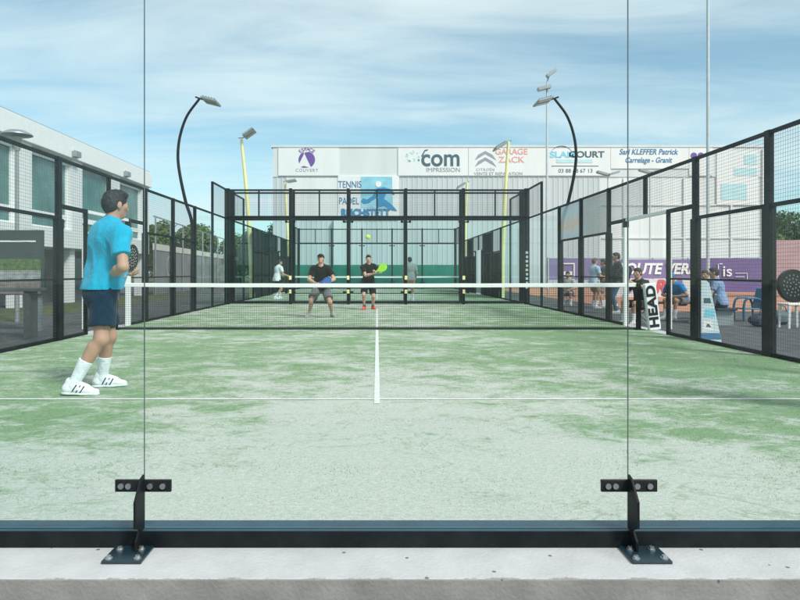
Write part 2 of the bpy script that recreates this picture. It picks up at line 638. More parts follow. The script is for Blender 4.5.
# ------------------------------------------------------------------ near glass wall
bw = thing('back_glass_wall', 'clear frameless glass wall on dark teal steel beam, closing the near end of the court', 'glass wall', (0, 0, 0))
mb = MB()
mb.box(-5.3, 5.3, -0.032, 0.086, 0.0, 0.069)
bb = mb.build('base_beam', [M['black_metal'], M['beam_top_sheen']], bw, bevel=0.003)
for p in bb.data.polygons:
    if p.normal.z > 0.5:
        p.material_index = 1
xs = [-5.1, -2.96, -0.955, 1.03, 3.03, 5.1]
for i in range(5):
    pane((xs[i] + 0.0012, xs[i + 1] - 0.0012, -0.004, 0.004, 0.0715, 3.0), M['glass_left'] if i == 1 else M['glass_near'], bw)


def bracket(x):
    s = 1 if x < 0 else -1
    mb = MB()
    # upright fin, square to the glass, its outer edge cut back at the top
    prof = [(-0.100, 0.012), (-0.100, 0.05), (-0.06, 0.085), (-0.112, 0.108), (-0.112, 0.212), (-0.045, 0.284), (-0.010, 0.292), (-0.010, 0.073), (-0.034, 0.073), (-0.034, 0.012)]
    n = len(prof)
    th = 0.004
    vs = [(x - th, y, z) for y, z in prof] + [(x + th, y, z) for y, z in prof]
    fs = [tuple(range(n)), tuple(range(2 * n - 1, n - 1, -1))] + [(i, i + n, (i + 1) % n + n, (i + 1) % n) for i in range(n)]
    mb.add(vs, fs)
    b = mb.build('wall_bracket', M['black_metal'], bw)
    b.location = (0, 0, 0)
    mb = MB()
    mb.box(x - 0.115, x + 0.115, -0.018, -0.0055, 0.222, 0.272)
    mb.build('clamp_bar', M['black_plastic'], b, bevel=0.003)
    for dx in (-0.088, -0.058, 0.03, 0.082):
        mb = MB()
        mb.cyl((x + dx, -0.020, 0.247), (x + dx, -0.027, 0.247), 0.012, 10)
        mb.build('bolt', M['steel'], b, smooth=True)
    mb = MB()
    xc = x - s * 0.026
    mb.box(xc - 0.077, xc + 0.077, -0.182, -0.0345, 0.0, 0.012)
    fp = mb.build('foot_plate', M['teal_metal'], b, bevel=0.003)
    for dx, dy in ((-0.055, -0.160), (0.055, -0.157), (0.04, -0.075), (-0.045, -0.075)):
        mb = MB()
        mb.cyl((xc + dx, dy, 0.012), (xc + dx, dy, 0.016), 0.015, 14)
        mb.cyl((xc + dx, dy, 0.016), (xc + dx, dy, 0.025), 0.0095, 6)
        mb.build('bolt', M['steel'], b)


for x in xs[1:-1]:
    bracket(x)


# ------------------------------------------------------------------ end walls of glass with mesh above
def end_wall(Y, label, clamps=True, yellow=False, outside=1):
    w = thing('end_wall', label, 'court wall', (0, Y, 0), 'glass end walls of the padel courts')
    for x in (-5.2, -3, -1, 1, 3, 5.2):
        big = abs(x) > 5
        mb = MB()
        a = 0.085 if big else 0.05
        mb.box(x - a, x + a, Y, Y + outside * 0.09, 0, 4.02)
        mb.build('post', M['black_metal'], w)
    for z in (0.05, 3.02, 3.96):
        mb = MB()
        segs = [-5.2, -3, -1, 1, 3, 5.2]
        h = 0.05 if z == 3.02 else 0.03
        for i in range(5):
            a = segs[i] + (0.087 if i == 0 else 0.052)
            b = segs[i + 1] - (0.087 if i == 4 else 0.052)
            mb.box(a, b, Y + outside * 0.02, Y + outside * 0.075, z - h, z + h)
        mb.build('rail', M['black_metal'], w)
    for x in (-4.1, -2, 0, 2, 4.1) if clamps else ():
        mb = MB()
        mb.box(x - 0.025, x + 0.025, Y + outside * 0.025, Y + outside * 0.065, 3.072, 3.928)
        mb.build('mesh_stay', M['black_metal'], w)
    segs = [-5.2, -3, -1, 1, 3, 5.2]
    for i in range(5):
        pane((segs[i] + 0.004, segs[i + 1] - 0.004, Y - outside * 0.022, Y - outside * 0.01, 0.03, 2.98), M['glass_far'], w)
        wire_mesh(segs[i + 1] - segs[i], 0.9, w, (segs[i], Y - outside * 0.008, 3.06), 'x')
    for x in segs[1:-1]:
        for dx in (-0.14, 0.14):
            for z in (2.86, 0.42) if clamps else ():
                mb = MB()
                mb.cyl((x + dx, Y - outside * 0.023, z), (x + dx, Y - outside * 0.05, z), 0.045, 12)
                mb.cyl((x + dx, Y - outside * 0.009, z), (x + dx, Y + outside * 0.06, z), 0.03, 8)
                mb.box(x + min(dx, 0) , x + max(dx, 0), Y + outside * 0.092, Y + outside * 0.1, z - 0.02, z + 0.02)
                mb.build('pane_clamp', M['black_metal'], w)
        if yellow:
            for z in (0.44, 0.92):
                mb = MB()
                mb.box(x - 0.045, x + 0.045, Y - 0.075, Y - 0.023, z - 0.07, z + 0.07)
                mb.build('post_pad', M['yellow_paint'], w, bevel=0.012)
    return w


far_wall = end_wall(20.0, 'far end wall of the front court, glass panes in black frame, small yellow pads on posts', yellow=True)
second_wall = end_wall(20.9, 'near end wall of the rear court, plain black frame just behind the front court', False, outside=-1)
end_wall(40.75, 'farthest glass end wall, before the green screen and the hall')


# ------------------------------------------------------------------ side fences
def side_fence(s, Y0, label, main=True):
    X = 5.2 * s
    f = thing('side_fence', label, 'fence', (X, Y0, 0), 'side fences of the padel courts')
    w = 0.035

    def post(t, z0, z1, a=0.055, m='black_metal', name='post', ww=w):
        mb = MB()
        mb.box(X - ww, X + ww, Y0 + t - a, Y0 + t + a, z0, z1)
        return mb.build(name, M[m], f, bevel=0.004)

    tall = (2, 18)
    for t in (2, 4, 6, 8, 12, 14, 16, 18):
        post(t, 0, 3.98 if t in tall else 3.0, 0.035 if t in tall else 0.06)
        if t not in tall and t not in (4, 16):
            post(t, 0.0, 1.99, 0.085, 'black_metal', 'post_sleeve', 0.05)
        mb = MB()
        mb.box(X + s * 0.052, X + s * 0.17, Y0 + t - 0.08, Y0 + t + 0.08, 0.0, 0.012)
        mb.build('foot_plate', M['black_metal'], f)
    ends = [0.09, 2, 4, 6, 8, 12, 14, 16, 18, 19.99]

    def rail(a, b, z, h=0.025, m='black_metal', name='rail', ww=0.022):
        mb = MB()
        mb.box(X - ww, X + ww, Y0 + a + 0.062, Y0 + b - 0.062, z - h, z + h)
        return mb.build(name, M[m], f)

    for a, b in zip(ends[:-1], ends[1:]):
        if (a, b) == (8, 12):
            rail(8, 12, 2.97)
            continue
        rail(a, b, 2.97)
        rail(a, b, 0.03)
        if 4 <= a < 16:
            rail(a, b, 2.0)
            rail(a, b, 1.0, 0.016)
            if main or a not in (6, 12):
                wire_mesh(b - a, 0.92, f, (X, Y0 + a, 2.03), 'y')
            wire_mesh(b - a, 0.93, f, (X, Y0 + a, 1.03), 'y')
            wire_mesh(b - a, 0.93, f, (X, Y0 + a, 0.06), 'y')
        else:
            pane((X - 0.006, X + 0.006, Y0 + a + 0.04, Y0 + b - 0.04, 0.06, 2.94), M['glass_far'], f)
            if a < 1 or a > 17:
                rail(a, b, 3.96)
                wire_mesh(b - a, 0.9, f, (X, Y0 + a, 3.02), 'y')
    # gate bay round the net
    post(10, 2.24, 2.944, 0.035, name='gate_stay')
    for a, b in ((8, 9), (11, 12)):
        rail(a, b, 0.03)
        rail(a, b, 1.0, 0.016)
        wire_mesh(b - a, 1.1, f, (X, Y0 + a, 1.03), 'y')
        wire_mesh(b - a, 0.93, f, (X, Y0 + a, 0.06), 'y')
    rail(8, 9.05, 2.2, 0.035)
    rail(10.95, 12, 2.2, 0.035)
    wire_mesh(2, 0.7, f, (X, Y0 + 8, 2.24), 'y')
    wire_mesh(2, 0.7, f, (X, Y0 + 10, 2.24), 'y')
    if main:
        rail(8.99, 11.01, 2.2, 0.028, 'white_paint', 'gate_lintel', 0.03)
        g = post(11, 0.0, 2.05, 0.045, 'white_paint', 'gate_post', 0.045)
        mb = MB()
        mb.box(X - 0.048, X + 0.048, Y0 + 10.952, Y0 + 11.048, 2.052, 2.24)
        mb.build('post_cap', M['black_plastic'], g)
        g = post(9, 0.0, 2.234, 0.03, 'black_metal', 'gate_post', 0.03)
        mb = MB()
        mb.box(X + s * 0.032, X + s * 0.058, Y0 + 8.975, Y0 + 9.025, 0.1, 1.95)
        mb.build('edge_strip', M['white_paint'], g)
    else:
        post(11, 0.0, 2.2, 0.03, name='gate_post')
        post(9, 0.0, 2.2, 0.03, name='gate_post')
    return f


def screen(f, X, ya, yb, z0, z1, m, name='wind_screen'):
    mb = MB()
    mb.box(X - 0.002, X + 0.002, ya, yb, z0, z1)
    return mb.build(name, m, f)


fr = side_fence(1, 0, 'black mesh side fence with glass far end, on the right between court and spectators')
fl = side_fence(-1, 0, 'black mesh side fence behind the player in blue, on the left by the white building')
fr2 = side_fence(1, 20.85, 'right hand side fence of the rear court, dark screened', False)
fl2 = side_fence(-1, 20.85, 'left hand side fence of the rear court, dark screened', False)
for (a, b, z0, z1, m) in ((12.07, 13.93, 2.03, 2.94, 'screen_grey'), (10.06, 11.93, 2.24, 2.94, 'screen_pale')):
    screen(fr, 5.23, a, b, z0, z1, M[m])
for sgn, f in ((1, fr2), (-1, fl2)):
    X = sgn * 5.225
    for (a, b, z0, z1) in ((4.1, 5.9, 0.05, 1.97), (6.1, 7.9, 0.05, 2.94), (8.1, 8.95, 0.05, 2.94), (11.1, 11.9, 0.05, 1.97), (12.1, 13.9, 0.05, 2.94), (14.1, 15.9, 0.05, 1.97)):
        screen(f, X, 20.85 + a, 20.85 + b, z0, z1, M['screen_dark'])
    if sgn < 0:
        screen(f, X, 20.85 + 9.05, 20.85 + 10.95, 0.05, 2.94, M['screen_dark'])
        screen(f, X, 20.85 + 4.1, 20.85 + 5.9, 1.99, 2.94, M['screen_dark'])


def poster_mat():
    m = bpy.data.materials.new('sunset poster')
    m.use_nodes = True
    nt = m.node_tree
    b = nt.nodes['Principled BSDF']
    b.inputs['Roughness'].default_value = 0.6
    tc = _n(nt, 'ShaderNodeTexCoord')
    sp = _n(nt, 'ShaderNodeSeparateXYZ')
    nt.links.new(tc.outputs['Generated'], sp.inputs[0])
    ns = _n(nt, 'ShaderNodeTexNoise')
    ns.inputs['Scale'].default_value = 4
    nt.links.new(tc.outputs['Generated'], ns.inputs['Vector'])
    ad = _n(nt, 'ShaderNodeMath', operation='MULTIPLY_ADD')
    ad.inputs[1].default_value = 0.5
    nt.links.new(ns.outputs['Fac'], ad.inputs[0])
    nt.links.new(sp.outputs['Z'], ad.inputs[2])
    rp = _n(nt, 'ShaderNodeValToRGB')
    e = rp.color_ramp.elements
    e[0].position, e[0].color = 0.3, (0.62, 0.78, 0.84, 1)
    e[1].position, e[1].color = 1.25 / 1.3, (0.60, 0.78, 0.86, 1)
    for pos, c in ((0.5, (0.70,0.78,0.80)), (0.62, (0.85,0.68,0.48)), (0.72, (0.8,0.72,0.64))):
        q = e.new(pos)
        q.color = (*c, 1)
    nt.links.new(ad.outputs[0], rp.inputs['Fac'])
    tl = _n(nt, 'ShaderNodeBsdfTranslucent')
    nt.links.new(rp.outputs['Color'], b.inputs['Base Color'])
    nt.links.new(rp.outputs['Color'], tl.inputs['Color'])
    mx = _n(nt, 'ShaderNodeMixShader')
    mx.inputs['Fac'].default_value = 0.5
    nt.links.new(b.outputs[0], mx.inputs[1])
    nt.links.new(tl.outputs[0], mx.inputs[2])
    tr = _n(nt, 'ShaderNodeBsdfTransparent')
    m3 = _n(nt, 'ShaderNodeMixShader')
    m3.inputs['Fac'].default_value = 0.5
    nt.links.new(mx.outputs[0], m3.inputs[1])
    nt.links.new(tr.outputs[0], m3.inputs[2])
    nt.links.new(m3.outputs[0], nt.nodes['Material Output'].inputs['Surface'])
    return m


screen(fr, 5.23, 14.07, 15.93, 2.03, 2.94, poster_mat(), 'poster')
# white marks running up the far right corner post (too small to read)
mb = MB()
random.seed(3)
for i in range(9):
    z = 0.55 + i * 0.15
    mb.box(5.2 - 0.05 + 0.012 * (i % 2), 5.2 + 0.03, 19.992, 19.996, z, z + 0.085)
mb.build('lettering', M['white_paint'], far_wall)


# ------------------------------------------------------------------ nets
def court_net(Y, label, post_mat, xw, first):
    n = thing('court_net', label, 'net', (0, Y, 0), 'padel nets')
    wire_mesh(2 * xw, 0.80, n, (-xw, Y, 0.03), 'x', 0.042, 0.0022, 'net_mesh', M['net_cord'])
    mb = MB()
    seg = 24
    prof = [(-0.008, 0.0), (0.008, 0.0), (0.009, 0.066), (0.0, 0.074), (-0.009, 0.066)]
    rows = []
    for i in range(seg + 1):
        u = -1 + 2 * i / seg
        z = 0.822 + 0.012 * u * u + 0.0015 * math.sin(i * 2.1)
        rows.append([(u * xw, Y + a, z + b) for a, b in prof])
    vs = [p for r in rows for p in r]
    k = len(prof)
    fs = [(i * k + j, i * k + (j + 1) % k, (i + 1) * k + (j + 1) % k, (i + 1) * k + j) for i in range(seg) for j in range(k)]
    fs += [tuple(range(k)), tuple(seg * k + j for j in range(k))]
    mb.add(vs, fs)
    mb.build('net_tape', M['white_paint'], n)
    mb = MB()
    mb.box(-xw, xw, Y - 0.012, Y + 0.012, 0.005, 0.05)
    mb.build('bottom_band', M['net_cord'], n)
    for s in (-1, 1):
        mb = MB()
        if first:
            mb.box(s * (xw + 0.045) - 0.04, s * (xw + 0.045) + 0.04, Y - 0.04, Y + 0.04, 0.0, 0.91)
        else:
            mb.box(s * (xw + 0.06) - 0.075, s * (xw + 0.06) + 0.075, Y - 0.06, Y + 0.06, 0.0, 0.93)
        p = mb.build('net_post', post_mat, n, bevel=0.01)
        mb = MB()
        mb.box(s * (xw + 0.05) - 0.1, s * (xw + 0.05) + 0.1, Y - 0.1, Y + 0.1, 0.005, 0.017)
        mb.build('foot_plate', post_mat, p)
    return n


court_net(10.0, 'dark mesh net with white tape across the front court', M['black_metal'], 5.02, True)
court_net(30.85, 'net with white tape and yellow posts on the rear court', M['yellow_paint'], 4.3, False)

# padded sleeve on the right net post
hp = thing('post_cover', 'white padded net post cover with black letters, slightly tilted', 'post cover', (5.2, 9.86, 0))
mb = MB()
a, b = Vector((5.31, 9.86, 0.02)), Vector((5.205, 9.86, 0.905))
ax = (b - a).normalized()
sd = Vector((0, 1, 0)).cross(ax).normalized()
ring = [(-0.112, -0.05), (-0.095, -0.065), (0.095, -0.065), (0.112, -0.05), (0.112, 0.03), (0.095, 0.045), (-0.095, 0.045), (-0.112, 0.03)]
lv = [(0.0, 0.94), (0.02, 1.0), (0.25, 1.015), (0.5, 1.0), (0.75, 1.015), (0.97, 1.0), (1.0, 0.9)]
vs = []
for t, q in lv:
    c = a.lerp(b, t)
    vs += [c + sd * (u * q) + Vector((0, 1, 0)) * (v * q) for u, v in ring]
fs = [(i * 8 + j, i * 8 + (j + 1) % 8, (i + 1) * 8 + (j + 1) % 8, (i + 1) * 8 + j) for i in range(len(lv) - 1) for j in range(8)]
fs += [tuple(range(8)), tuple((len(lv) - 1) * 8 + j for j in range(8))]
mb.add(vs, fs)
mb.build('cover', mat('white vinyl', (0.8, 0.82, 0.82), 0.4, 0, 0.05, 6, 0.1, 12), hp)
c = a.lerp(b, 0.5) + Vector((0.0, -0.0715, 0))
text('HEAD', 0.235, c, M['black_plastic'], hp, rot=(R(90), R(-90) - math.atan2(-(b - a).x, (b - a).z) * 1, 0), bold=0.009, ext=0.004, sx=1.27, space=1.05)
# ------------------------------------------------------------------ sports hall across the back
HD = 54.7
HY = HD - CAM_D


def hx(px):
    return (px - VPX) * HD / FPX


def hz(py):
    return CAM_H + (VPY - py) * HD / FPX


hall = thing('sports_hall', 'big pale ribbed sports hall across the background with advertising boards along its top', 'hall', (10, HY, GZ))
M['clad'] = mat('grey ribbed cladding', (0.56, 0.60, 0.615), 0.55, 0.1, 0.10, 0.8, stretch=(1, 1, 0.06))
M['clad_light'] = mat('white ribbed cladding', (0.74, 0.76, 0.76), 0.55, 0.0, 0.07, 0.8, stretch=(1, 1, 0.06))
M['fascia'] = mat('pale fascia', (0.66, 0.70, 0.71), 0.55, 0, 0.07, 0.7, stretch=(1, 1, 0.15))
xl, xr = hx(273), hx(766)


def ribbed(x0, x1, z0, z1, y, m, name, parent, pitch=0.42, dep=0.028):
    mb = MB()
    pts = []
    x = x0
    while x < x1:
        for dx, dy in ((0, 0), (0.62, 0), (0.72, 1), (0.9, 1)):
            if x + dx * pitch < x1:
                pts.append((x + dx * pitch, y - dy * dep))
        x += pitch
    pts.append((x1, y))
    n = len(pts)
    mb.add([(a, b, z0) for a, b in pts] + [(a, b, z1) for a, b in pts], [(i, i + 1, i + 1 + n, i + n) for i in range(n - 1)])
    return mb.build(name, m, parent)


ribbed(xl, hx(600), GZ, hz(177), HY, M['clad'], 'wall_cladding', hall)
ribbed(hx(600), xr, GZ, hz(177), HY + 0.01, M['clad_light'], 'wall_cladding', hall, 0.9, 0.012)
mb = MB()
mb.box(xl, xr, HY + 0.1, HY + 32, GZ, hz(148))
mb.build('wall', M['white_wall'], hall)
mb = MB()
mb.box(xl - 0.15, xr + 0.15, HY - 0.12, HY + 32.2, hz(147.5), hz(145.3))
mb.build('roof_edge', M['fascia'], hall)
mb = MB()
mb.box(xl, xr, HY - 0.06, HY + 0.098, hz(177), hz(148))
mb.build('fascia', M['fascia'], hall)
mb = MB()
mb.box(hx(761.5), xr + 0.05, HY - 0.2, HY + 0.1, GZ, hz(149))
mb.build('corner_pilaster', M['white_paint'], hall)
# tall door joints in the white part
for px in (624, 684, 731):
    mb = MB()
    mb.box(hx(px) - 0.09, hx(px) + 0.09, HY - 0.12, HY - 0.05, GZ, hz(178))
    mb.build('wall_joint', M['clad_light'], hall)
for z in (hz(205), hz(238)):
    mb = MB()
    mb.box(hx(602), hx(760), HY - 0.1, HY - 0.055, z - 0.05, z + 0.05)
    mb.build('wall_joint', M['clad_light'], hall)

M['board'] = mat('white sign board', (0.79, 0.80, 0.80), 0.5, 0, 0.05, 0.6, stretch=(1, 1, 0.2))
M['ink_purple'] = mat('purple ink', (0.16, 0.085, 0.33), 0.6, 0, 0.06, 3)
M['ink_slate'] = mat('slate ink', (0.07, 0.13, 0.16), 0.6, 0, 0.06, 3)
M['ink_grey'] = mat('grey ink', (0.30, 0.34, 0.38), 0.6, 0, 0.06, 3)
M['ink_red'] = mat('coral ink', (0.75, 0.36, 0.30), 0.6, 0, 0.06, 3)
M['ink_cyan'] = mat('cyan ink', (0.22, 0.62, 0.75), 0.6, 0, 0.06, 3)
M['ink_pale'] = mat('pale cyan ink', (0.50, 0.72, 0.76), 0.6, 0, 0.06, 3)
M['ink_blue'] = mat('blue ink', (0.06, 0.20, 0.36), 0.6, 0, 0.06, 3)
M['ink_white'] = mat('white ink', (0.82, 0.82, 0.82), 0.6, 0, 0.02, 3)


def board(p0, p1, q0, q1, y=HY - 0.14, m='board'):
    mb = MB()
    mb.box(hx(p0), hx(p1), y, y + 0.075, hz(q1), hz(q0))
    return mb.build('sign_board', M[m], hall)


def flat(poly_px, y, m, parent, name='emblem', th=0.02, conv=None):
    """emblem piece: outline in photo pixels on the hall plane, with its own thickness"""
    pts = [(hx(a), hz(b)) for a, b in poly_px] if conv is None else [conv(a, b) for a, b in poly_px]
    mb = MB()
    mb.prism(pts, y - th, y)
    return mb.build(name, m, parent)


def htext(s, px, py, size_px, m, parent, **kw):
    return text(s, size_px * HD / FPX * 1.38, (hx(px), HY - 0.15, hz(py)), M[m], parent, **kw)


def arc(cx, cy, r, a0, a1, n=16):
    return [(cx + r * math.cos(R(a0 + (a1 - a0) * i / n)), cy - r * math.sin(R(a0 + (a1 - a0) * i / n))) for i in range(n + 1)]


fy = HY - 0.142
# board with the purple sail roundel
s1 = board(278.5, 339, 148.2, 175.8)
flat(arc(307, 160, 8.2, -60, 75) + [(304.5, 153)], fy, M['ink_purple'], s1)
flat(arc(307, 160, 8.2, 112, 205) + [(304, 154.6)], fy, M['ink_purple'], s1)
flat([(301, 167.3), (304, 166.2), (309, 167.6), (304, 168)], fy, M['ink_purple'], s1)
for i, ch in enumerate('ESPACE'):
    a = 128 - i * 15.2
    text(ch, 0.42, (hx(307 + 10.4 * math.cos(R(a))), HY - 0.15, hz(160 - 10.4 * math.sin(R(a)))), M['ink_purple'], s1, rot=(R(90), -R(a - 90), 0), bold=0.004)
htext('COUVERT', 307, 170.6, 3.1, 'ink_grey', s1, space=1.25)
# grey blank field is the fascia itself; printer's board
s2 = board(398, 468, 148.2, 175.8)
htext('com', 440.5, 158.8, 17.5, 'ink_slate', s2, bold=0.035, sx=0.93)
flat([(421, 156.5), (424.5, 150.2), (428, 149.6), (427.6, 150.8), (425, 151.6), (422.5, 157)], fy, M['ink_slate'], s2)
htext('IMPRESSION', 443, 170.3, 4.4, 'ink_grey', s2, sx=1.05)
random.seed(5)
for i in range(16):
    px, py = 405 + random.random() * 13, 151 + random.random() * 11
    q = 0.7 + random.random() * 0.9
    flat([(px, py), (px + q, py - q), (px + 2 * q, py), (px + q, py + q)], fy, M['ink_pale'], s2)
# garage board with a double chevron
s3 = board(468.4, 547, 148.2, 175.8)
for dy in (0, 6.5):
    flat([(474.5, 160.5 + dy), (478, 155 + dy), (485, 151.2 + dy), (492, 155 + dy), (496, 160.5 + dy), (491, 157.6 + dy), (485, 154.2 + dy), (479.5, 157.6 + dy)], fy, M['ink_grey'], s3)
htext('CITROËN', 485, 170.0, 2.6, 'ink_grey', s3, space=1.3)
htext('GARAGE', 511, 152.2, 6.0, 'ink_red', s3, bold=0.01)
htext('ZACK', 511, 160.2, 6.0, 'ink_red', s3, bold=0.01, sx=1.15)
htext('VENTE ET REPARATION', 498, 174.0, 3.0, 'ink_grey', s3, sx=1.1)
# court builder's board
s4 = board(547.4, 610, 148.2, 175.8)
flat(arc(561, 158, 12, 150, 35, 14) + arc(561, 159.2, 12.6, 35, 150, 14), fy, M['ink_slate'], s4)
htext('SLAM', 562, 155.2, 6.2, 'ink_cyan', s4, bold=0.02, sx=1.25)
htext('COURT', 586, 155.0, 6.2, 'ink_slate', s4, bold=0.02, sx=1.2)
flat([(556, 159.6), (592, 159.6), (592, 163.2), (556, 163.2)], fy, M['ink_pale'], s4)
flat([(551, 166), (598, 166), (598, 166.6), (551, 166.6)], fy, M['ink_slate'], s4)
htext('03 88 68 67 13', 575, 171.2, 3.9, 'ink_slate', s4, sx=1.05)
# tiler's board
s5 = board(610.4, 688, 148.2, 168.8)
htext('Sarl KLEFFER Patrick', 647.5, 152.4, 5.6, 'ink_blue', s5, bold=0.012, shear=0.25, sx=0.88)
htext('Carrelage - Granit', 647.5, 160.6, 5.4, 'ink_blue', s5, bold=0.012, shear=0.25, sx=0.84)
s6 = board(688.4, 712, 148.2, 175.8)
flat(arc(693, 156, 3.2, 0, 330), fy, M['ink_purple'], s6)
flat(arc(700, 156, 3.2, 30, 200), fy, M['ink_purple'], s6)
# club panel, blue player
s7 = thing('club_panel', 'pale blue club panel with swinging player silhouette, hung below the blank fascia', 'sign', (hx(368), HY - 0.1, hz(197)))
mb = MB()
mb.box(hx(338), hx(399), HY - 0.16, HY - 0.06, hz(219), hz(176.4))
mb.build('panel', M['board'], s7)
fy7 = HY - 0.162
M['ink_sky'] = mat('sky blue print', (0.16, 0.55, 0.74), 0.6, 0, 0.25, 0.5, col2=(0.42, 0.74, 0.84))
M['ink_deep'] = mat('deep blue print', (0.03, 0.26, 0.50), 0.6, 0, 0.1, 1)
flat([(361, 177), (392, 177), (393, 208), (361, 208)], fy7, M['ink_sky'], s7, 'print')
fy8 = HY - 0.19
flat([(376, 189), (384, 187.5), (391, 189.5), (395, 194), (393.5, 195), (389, 192), (386, 194), (384, 199), (392, 205), (397, 211), (393, 210.6), (384, 206), (378, 207.5), (377, 202), (379, 196), (375, 199), (369, 203), (364, 204), (361, 201.5), (363, 198.5), (367, 199.8), (373, 196)], fy8, M['ink_deep'], s7, 'print')
flat(arc(378.5, 184.5, 3, 0, 330), fy8, M['ink_white'], s7, 'print')
for s, px, py, q, m in (('TENNIS', 350, 185, 7, 'ink_blue'), ('PADEL', 349, 201.5, 7, 'ink_blue')):
    text(s, q * HD / FPX * 1.38, (hx(px), HY - 0.18, hz(py)), M[m], s7, sx=0.72, bold=0.0)
text('REICHSTETT', 7.4 * HD / FPX * 1.38, (hx(365.5), HY - 0.215, hz(213.2)), M['ink_deep'], s7, sx=0.86, bold=0.035)
# faded blue board far right
s8 = board(716, 757, 152, 205)
for (a, b, c, d) in ((720, 746, 184, 200), (733, 756, 168, 176), (743, 756, 155, 165)):
    flat([(a, c), (b, c), (b, d), (a, d)], fy, M['ink_pale'], s8)
# flood lamps on the hall's left corner
mb = MB()
mb.box(hx(286.5), hx(339), HY - 0.1, HY - 0.07, hz(219), hz(178))
mb.build('wall_panel', M['clad_light'], hall)

# green screen fence behind the rear court
g = thing('green_screen', 'long dark green windscreen fence behind the rear court, before the hall', 'fence', (0, 43.2, GZ))
mb = MB()
mb.box(-6.2, 6.2, 43.2, 43.22, GZ + 0.05, 1.62)
mb.build('screen', M['screen_green'], g)
for i in range(7):
    mb = MB()
    mb.cyl((-6.2 + i * 2.066, 43.26, GZ), (-6.2 + i * 2.066, 43.26, 1.66), 0.035, 8)
    mb.build('post', M['grey_metal'], g, smooth=True)
# pale column seen between its halves
g2 = thing('downpipe_column', 'pale square column against the hall wall behind the green screen', 'column', (hx(338), HY - 0.4, GZ))
mb = MB()
mb.box(hx(334), hx(342), HY - 0.5, HY - 0.065, GZ, hz(219.5))
mb.build('shaft', M['fascia'], g2)

# ------------------------------------------------------------------ white building on the left
BX = -12.0
lb = thing('white_building', 'long white building with green tinted windows on the left, above the lawn', 'building', (BX, 25, GZ))
M['tint'] = None


def tint_glass():
    m = mat('green tinted window', (0.065, 0.185, 0.175), 0.12, 0, 0.3, 0.9, spec=0.3, col2=(0.13, 0.29, 0.27))
    return m


M['tint'] = tint_glass()
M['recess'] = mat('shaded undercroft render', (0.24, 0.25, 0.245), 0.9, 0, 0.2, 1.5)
y0, y1 = 8.0, 31.8
mb = MB()
mb.box(BX - 8, BX - 0.32, y0, y1, 2.05, 5.5)
mb.build('wall', M['white_wall'], lb)
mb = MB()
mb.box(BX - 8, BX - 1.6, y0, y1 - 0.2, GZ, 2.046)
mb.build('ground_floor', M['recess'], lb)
mb = MB()
mb.box(BX - 8.2, BX + 0.12, y0 - 0.1, y1 + 0.1, 5.56, 6.34)
mb.build('roof_fascia', M['white_paint'], lb, bevel=0.02)
mb = MB()
mb.box(BX - 8.1, BX + 0.02, y0 - 0.05, y1 + 0.05, 6.343, 6.40)
mb.build('roof', M['grey_metal'], lb)
mb = MB()
mb.box(BX - 0.316, BX, y0, y1, 2.05, 2.74)
mb.build('spandrel', M['white_wall'], lb)
yc = 31.8 - 0.45
k = 0
while yc > y0 - 1:
    # pier then window bay going towards the camera
    mb = MB()
    mb.box(BX - 0.316, BX - 0.003, max(y0, yc - 0.45), yc + 0.447, 2.743, 5.557)
    mb.build('pier', M['white_wall'], lb)
    wa, wb = yc - 3.9 + 0.45 + 0.003, yc - 0.453
    if wa > y0:
        win = MB()
        X0, X1 = BX - 0.30, BX - 0.2
        for (a, b, c, d) in ((wa, wa + 0.09, 2.745, 5.55), (wb - 0.09, wb, 2.745, 5.55), (wa + 0.092, wb - 0.092, 5.44, 5.55), (wa + 0.092, wb - 0.092, 3.14, 3.34), (wa + 0.092, wb - 0.092, 2.745, 2.82)):
            win.box(X0, X1, a, b, c, d)
        w = win.build('window', M['white_paint'], lb)
        for q in (0.985,) if k == 0 else ():
            ym = wa + (wb - wa) * q
            mb = MB()
            mb.box(BX - 0.249, BX - 0.21, ym - 0.028, ym + 0.028, 3.343, 5.438)
            mb.build('mullion', M['white_paint'], w)
        for c, d in ((3.342, 5.438), (2.822, 3.138)):
            mb = MB()
            mb.box(BX - 0.29, BX - 0.25, wa + 0.093, wb - 0.093, c, d)
            mb.build('pane', M['tint'], w)
        if k != 1:
            mb = MB()
            mb.box(BX - 0.208, BX - 0.19, wa + 0.1, wb - 0.1, 5.28, 5.435)
            mb.build('blind_box', M['white_paint'], w)
    mb = MB()
    mb.box(BX - 0.55, BX - 0.2, yc - 0.2, yc + 0.2, GZ, 2.047)
    mb.build('column', M['white_wall'], lb)
    yc -= 3.9
    k += 1
# ground floor glazing in the undercroft
for yy in (12, 16.5, 21, 25.5):
    mb = MB()
    mb.box(BX - 1.597, BX - 1.55, yy, yy + 3.1, 0.35, 1.75)
    mb.build('window', M['tint'], lb)
for yy in (23.0, 28.2):
    mb = MB()
    mb.box(BX + 0.125, BX + 0.32, yy - 0.2, yy + 0.2, 5.62, 5.84)
    mb.cyl((BX + 0.12, yy, 5.9), (BX + 0.25, yy, 5.82), 0.03, 8)
    mb.build('floodlight', M['grey_metal'], lb)

